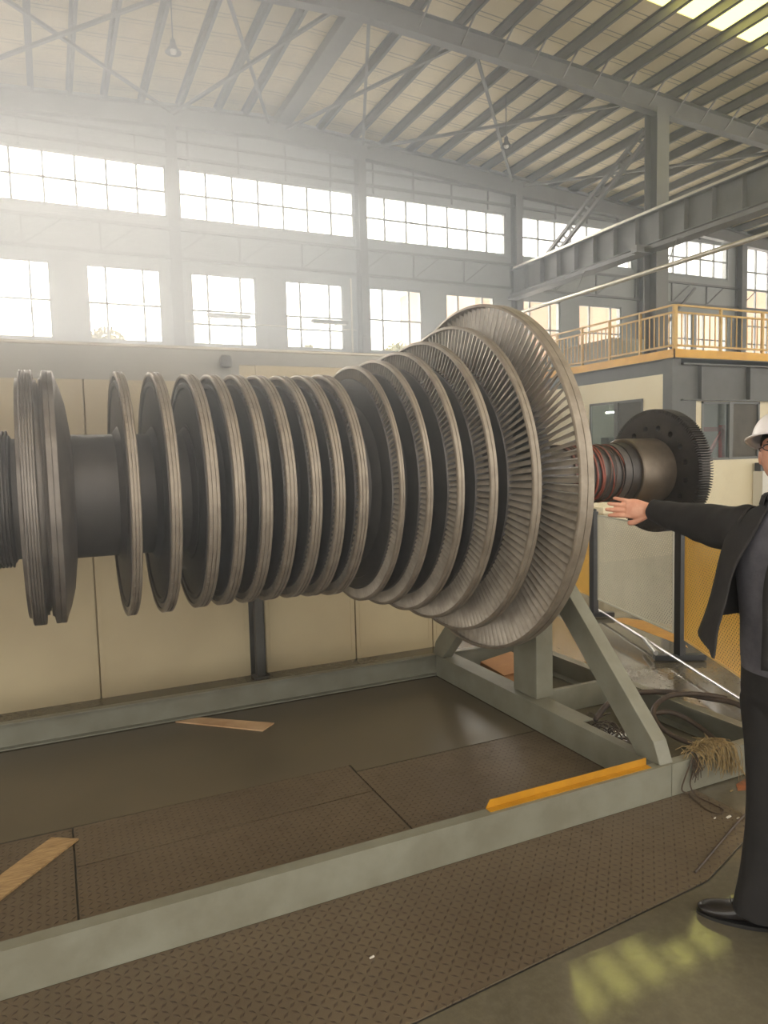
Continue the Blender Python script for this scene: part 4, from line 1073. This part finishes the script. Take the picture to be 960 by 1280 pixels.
# collar and buttons
rg = []
for h, o_ in ((-.01,-.002),(.012,.002),(.020,.004),(.012,.011),(-.016,.018)):
    ring = []
    for k in range(36):
        s_ = k/35; p = catmull([(.078,-.058),(.03,-.090),(-.04,-.087),(-.080,0),(-.04,.087),(.03,.090),(.084,.040)] and [V(a_,b_,0) for a_,b_ in [(.078,-.058),(.03,-.090),(-.04,-.087),(-.080,0),(-.04,.087),(.03,.090),(.084,.040)]], 36)[k]
        nrm = V(p.x,p.y,0).normalized(); ring.append(p + nrm*o_ + V(0,0,1.525+h))
    rg.append(ring)
mpart(MB().loft(rg, caps=False, closed=False), 'collar', M['jacket'], jk, solid=.004)
for zb in (1.36,1.24,1.12):
    mpart(MB().lathe([(.0,.0),(.0,.007),(.003,.007),(.004,.0)], 14, (.153,-.005,zb)), 'button', M['dark_grey'], jk)
# shoes
for (ax, ay), hd in (((-.045,-.118),V(.135,-.207,0)),((-.03,.115),V(1,.1,0))):
    hd = hd.normalized(); sd = V(-hd.y, hd.x, 0); base = V(ax,ay,0)
    def sec(t, w, h0, h1): return [base + hd*t + sd*(w*math.copysign(abs(math.cos(a))**.7, math.cos(a))) + V(0,0,h0 + (h1-h0)*(.5+.5*math.copysign(abs(math.sin(a))**.8, math.sin(a)))) for a in [2*PI*k/24 for k in range(24)]]
    up = MB().loft([sec(-.082,.012,.022,.06), sec(-.078,.026,.016,.085), sec(-.05,.034,.012,.10), sec(-.01,.036,.012,.105), sec(.05,.040,.012,.085), sec(.10,.046,.012,.062), sec(.15,.046,.014,.052), sec(.185,.036,.016,.046), sec(.205,.018,.020,.036), sec(.209,.006,.024,.032)])
    sh_ = mpart(up, 'shoe', M['shoe'], sub=1)
    mpart(MB().loft([[base+hd*(.065+.148*math.cos(a))+sd*(.046*math.sin(a)*(1.0+.12*math.cos(a)))+V(0,0,z) for a in [2*PI*k/36 for k in range(36)]] for z in (0,.014)]), 'sole', M['black'], sh_, smooth=40)
    for q in (.06,.08,.10): mpart(MB().tube([base+hd*q+sd*(.022*t)+V(0,0,.086-.3*(q-.06)+.004*(1-t*t)) for t in (-1,-.5,0,.5,1)], .0022, 6), 'lace', M['black'], sh_)

# ------------------------------------------------------------------ scattering volume added to imitate veiling lens glare
hz = NT('lens_glare_volume'); vs = hz.n('ShaderNodeVolumeScatter'); vs.inputs['Color'].default_value = (.86,.93,1,1); vs.inputs['Anisotropy'].default_value = .65
sx = hz.n('ShaderNodeSeparateXYZ'); hz.l(hz.coord(), sx.inputs[0])
def fall(i, a, b, va, vb):
    x = hz.n('ShaderNodeMapRange', interpolation_type='SMOOTHSTEP'); hz.l(sx.outputs[i], x.inputs[0])
    for k, v in enumerate((a, b, va, vb)): x.inputs[k+1].default_value = v
    return x.outputs[0]
# thick in the bay before the left windows, thinning to the right and under the roof
far = hz.math('MULTIPLY', hz.math('MULTIPLY', fall(0, 4, 15, .024, .003), fall(2, 7.0, 9.3, 1, .2)), fall(1, 5, 9, .3, 1))
near = hz.math('MULTIPLY', hz.math('MULTIPLY', fall(0, .3, 2.6, .19, 0), fall(2, .6, 1.8, 0, 1)), hz.math('MULTIPLY', fall(1, 1.2, 2.6, 0, 1), fall(1, 4.6, 7.5, 1, 0)))
hz.l(hz.math('ADD', far, near), vs.inputs['Density'])
hz.l(vs.outputs[0], hz.out.inputs['Volume'])
o = MB().hexa([(-8.9,YB+.1,.02),(30.9,YB+.1,.02),(30.9,19.9,.02),(-8.9,19.9,.02),(-8.9,YB+.1,9.3),(30.9,YB+.1,9.3),(30.9,19.9,9.3),(-8.9,19.9,9.3)]).build('glare_veil', hz.m)
tag(o, 'pale added volume imitating lens glare in the hall before the windows', 'glare_veil', None, 'stuff')
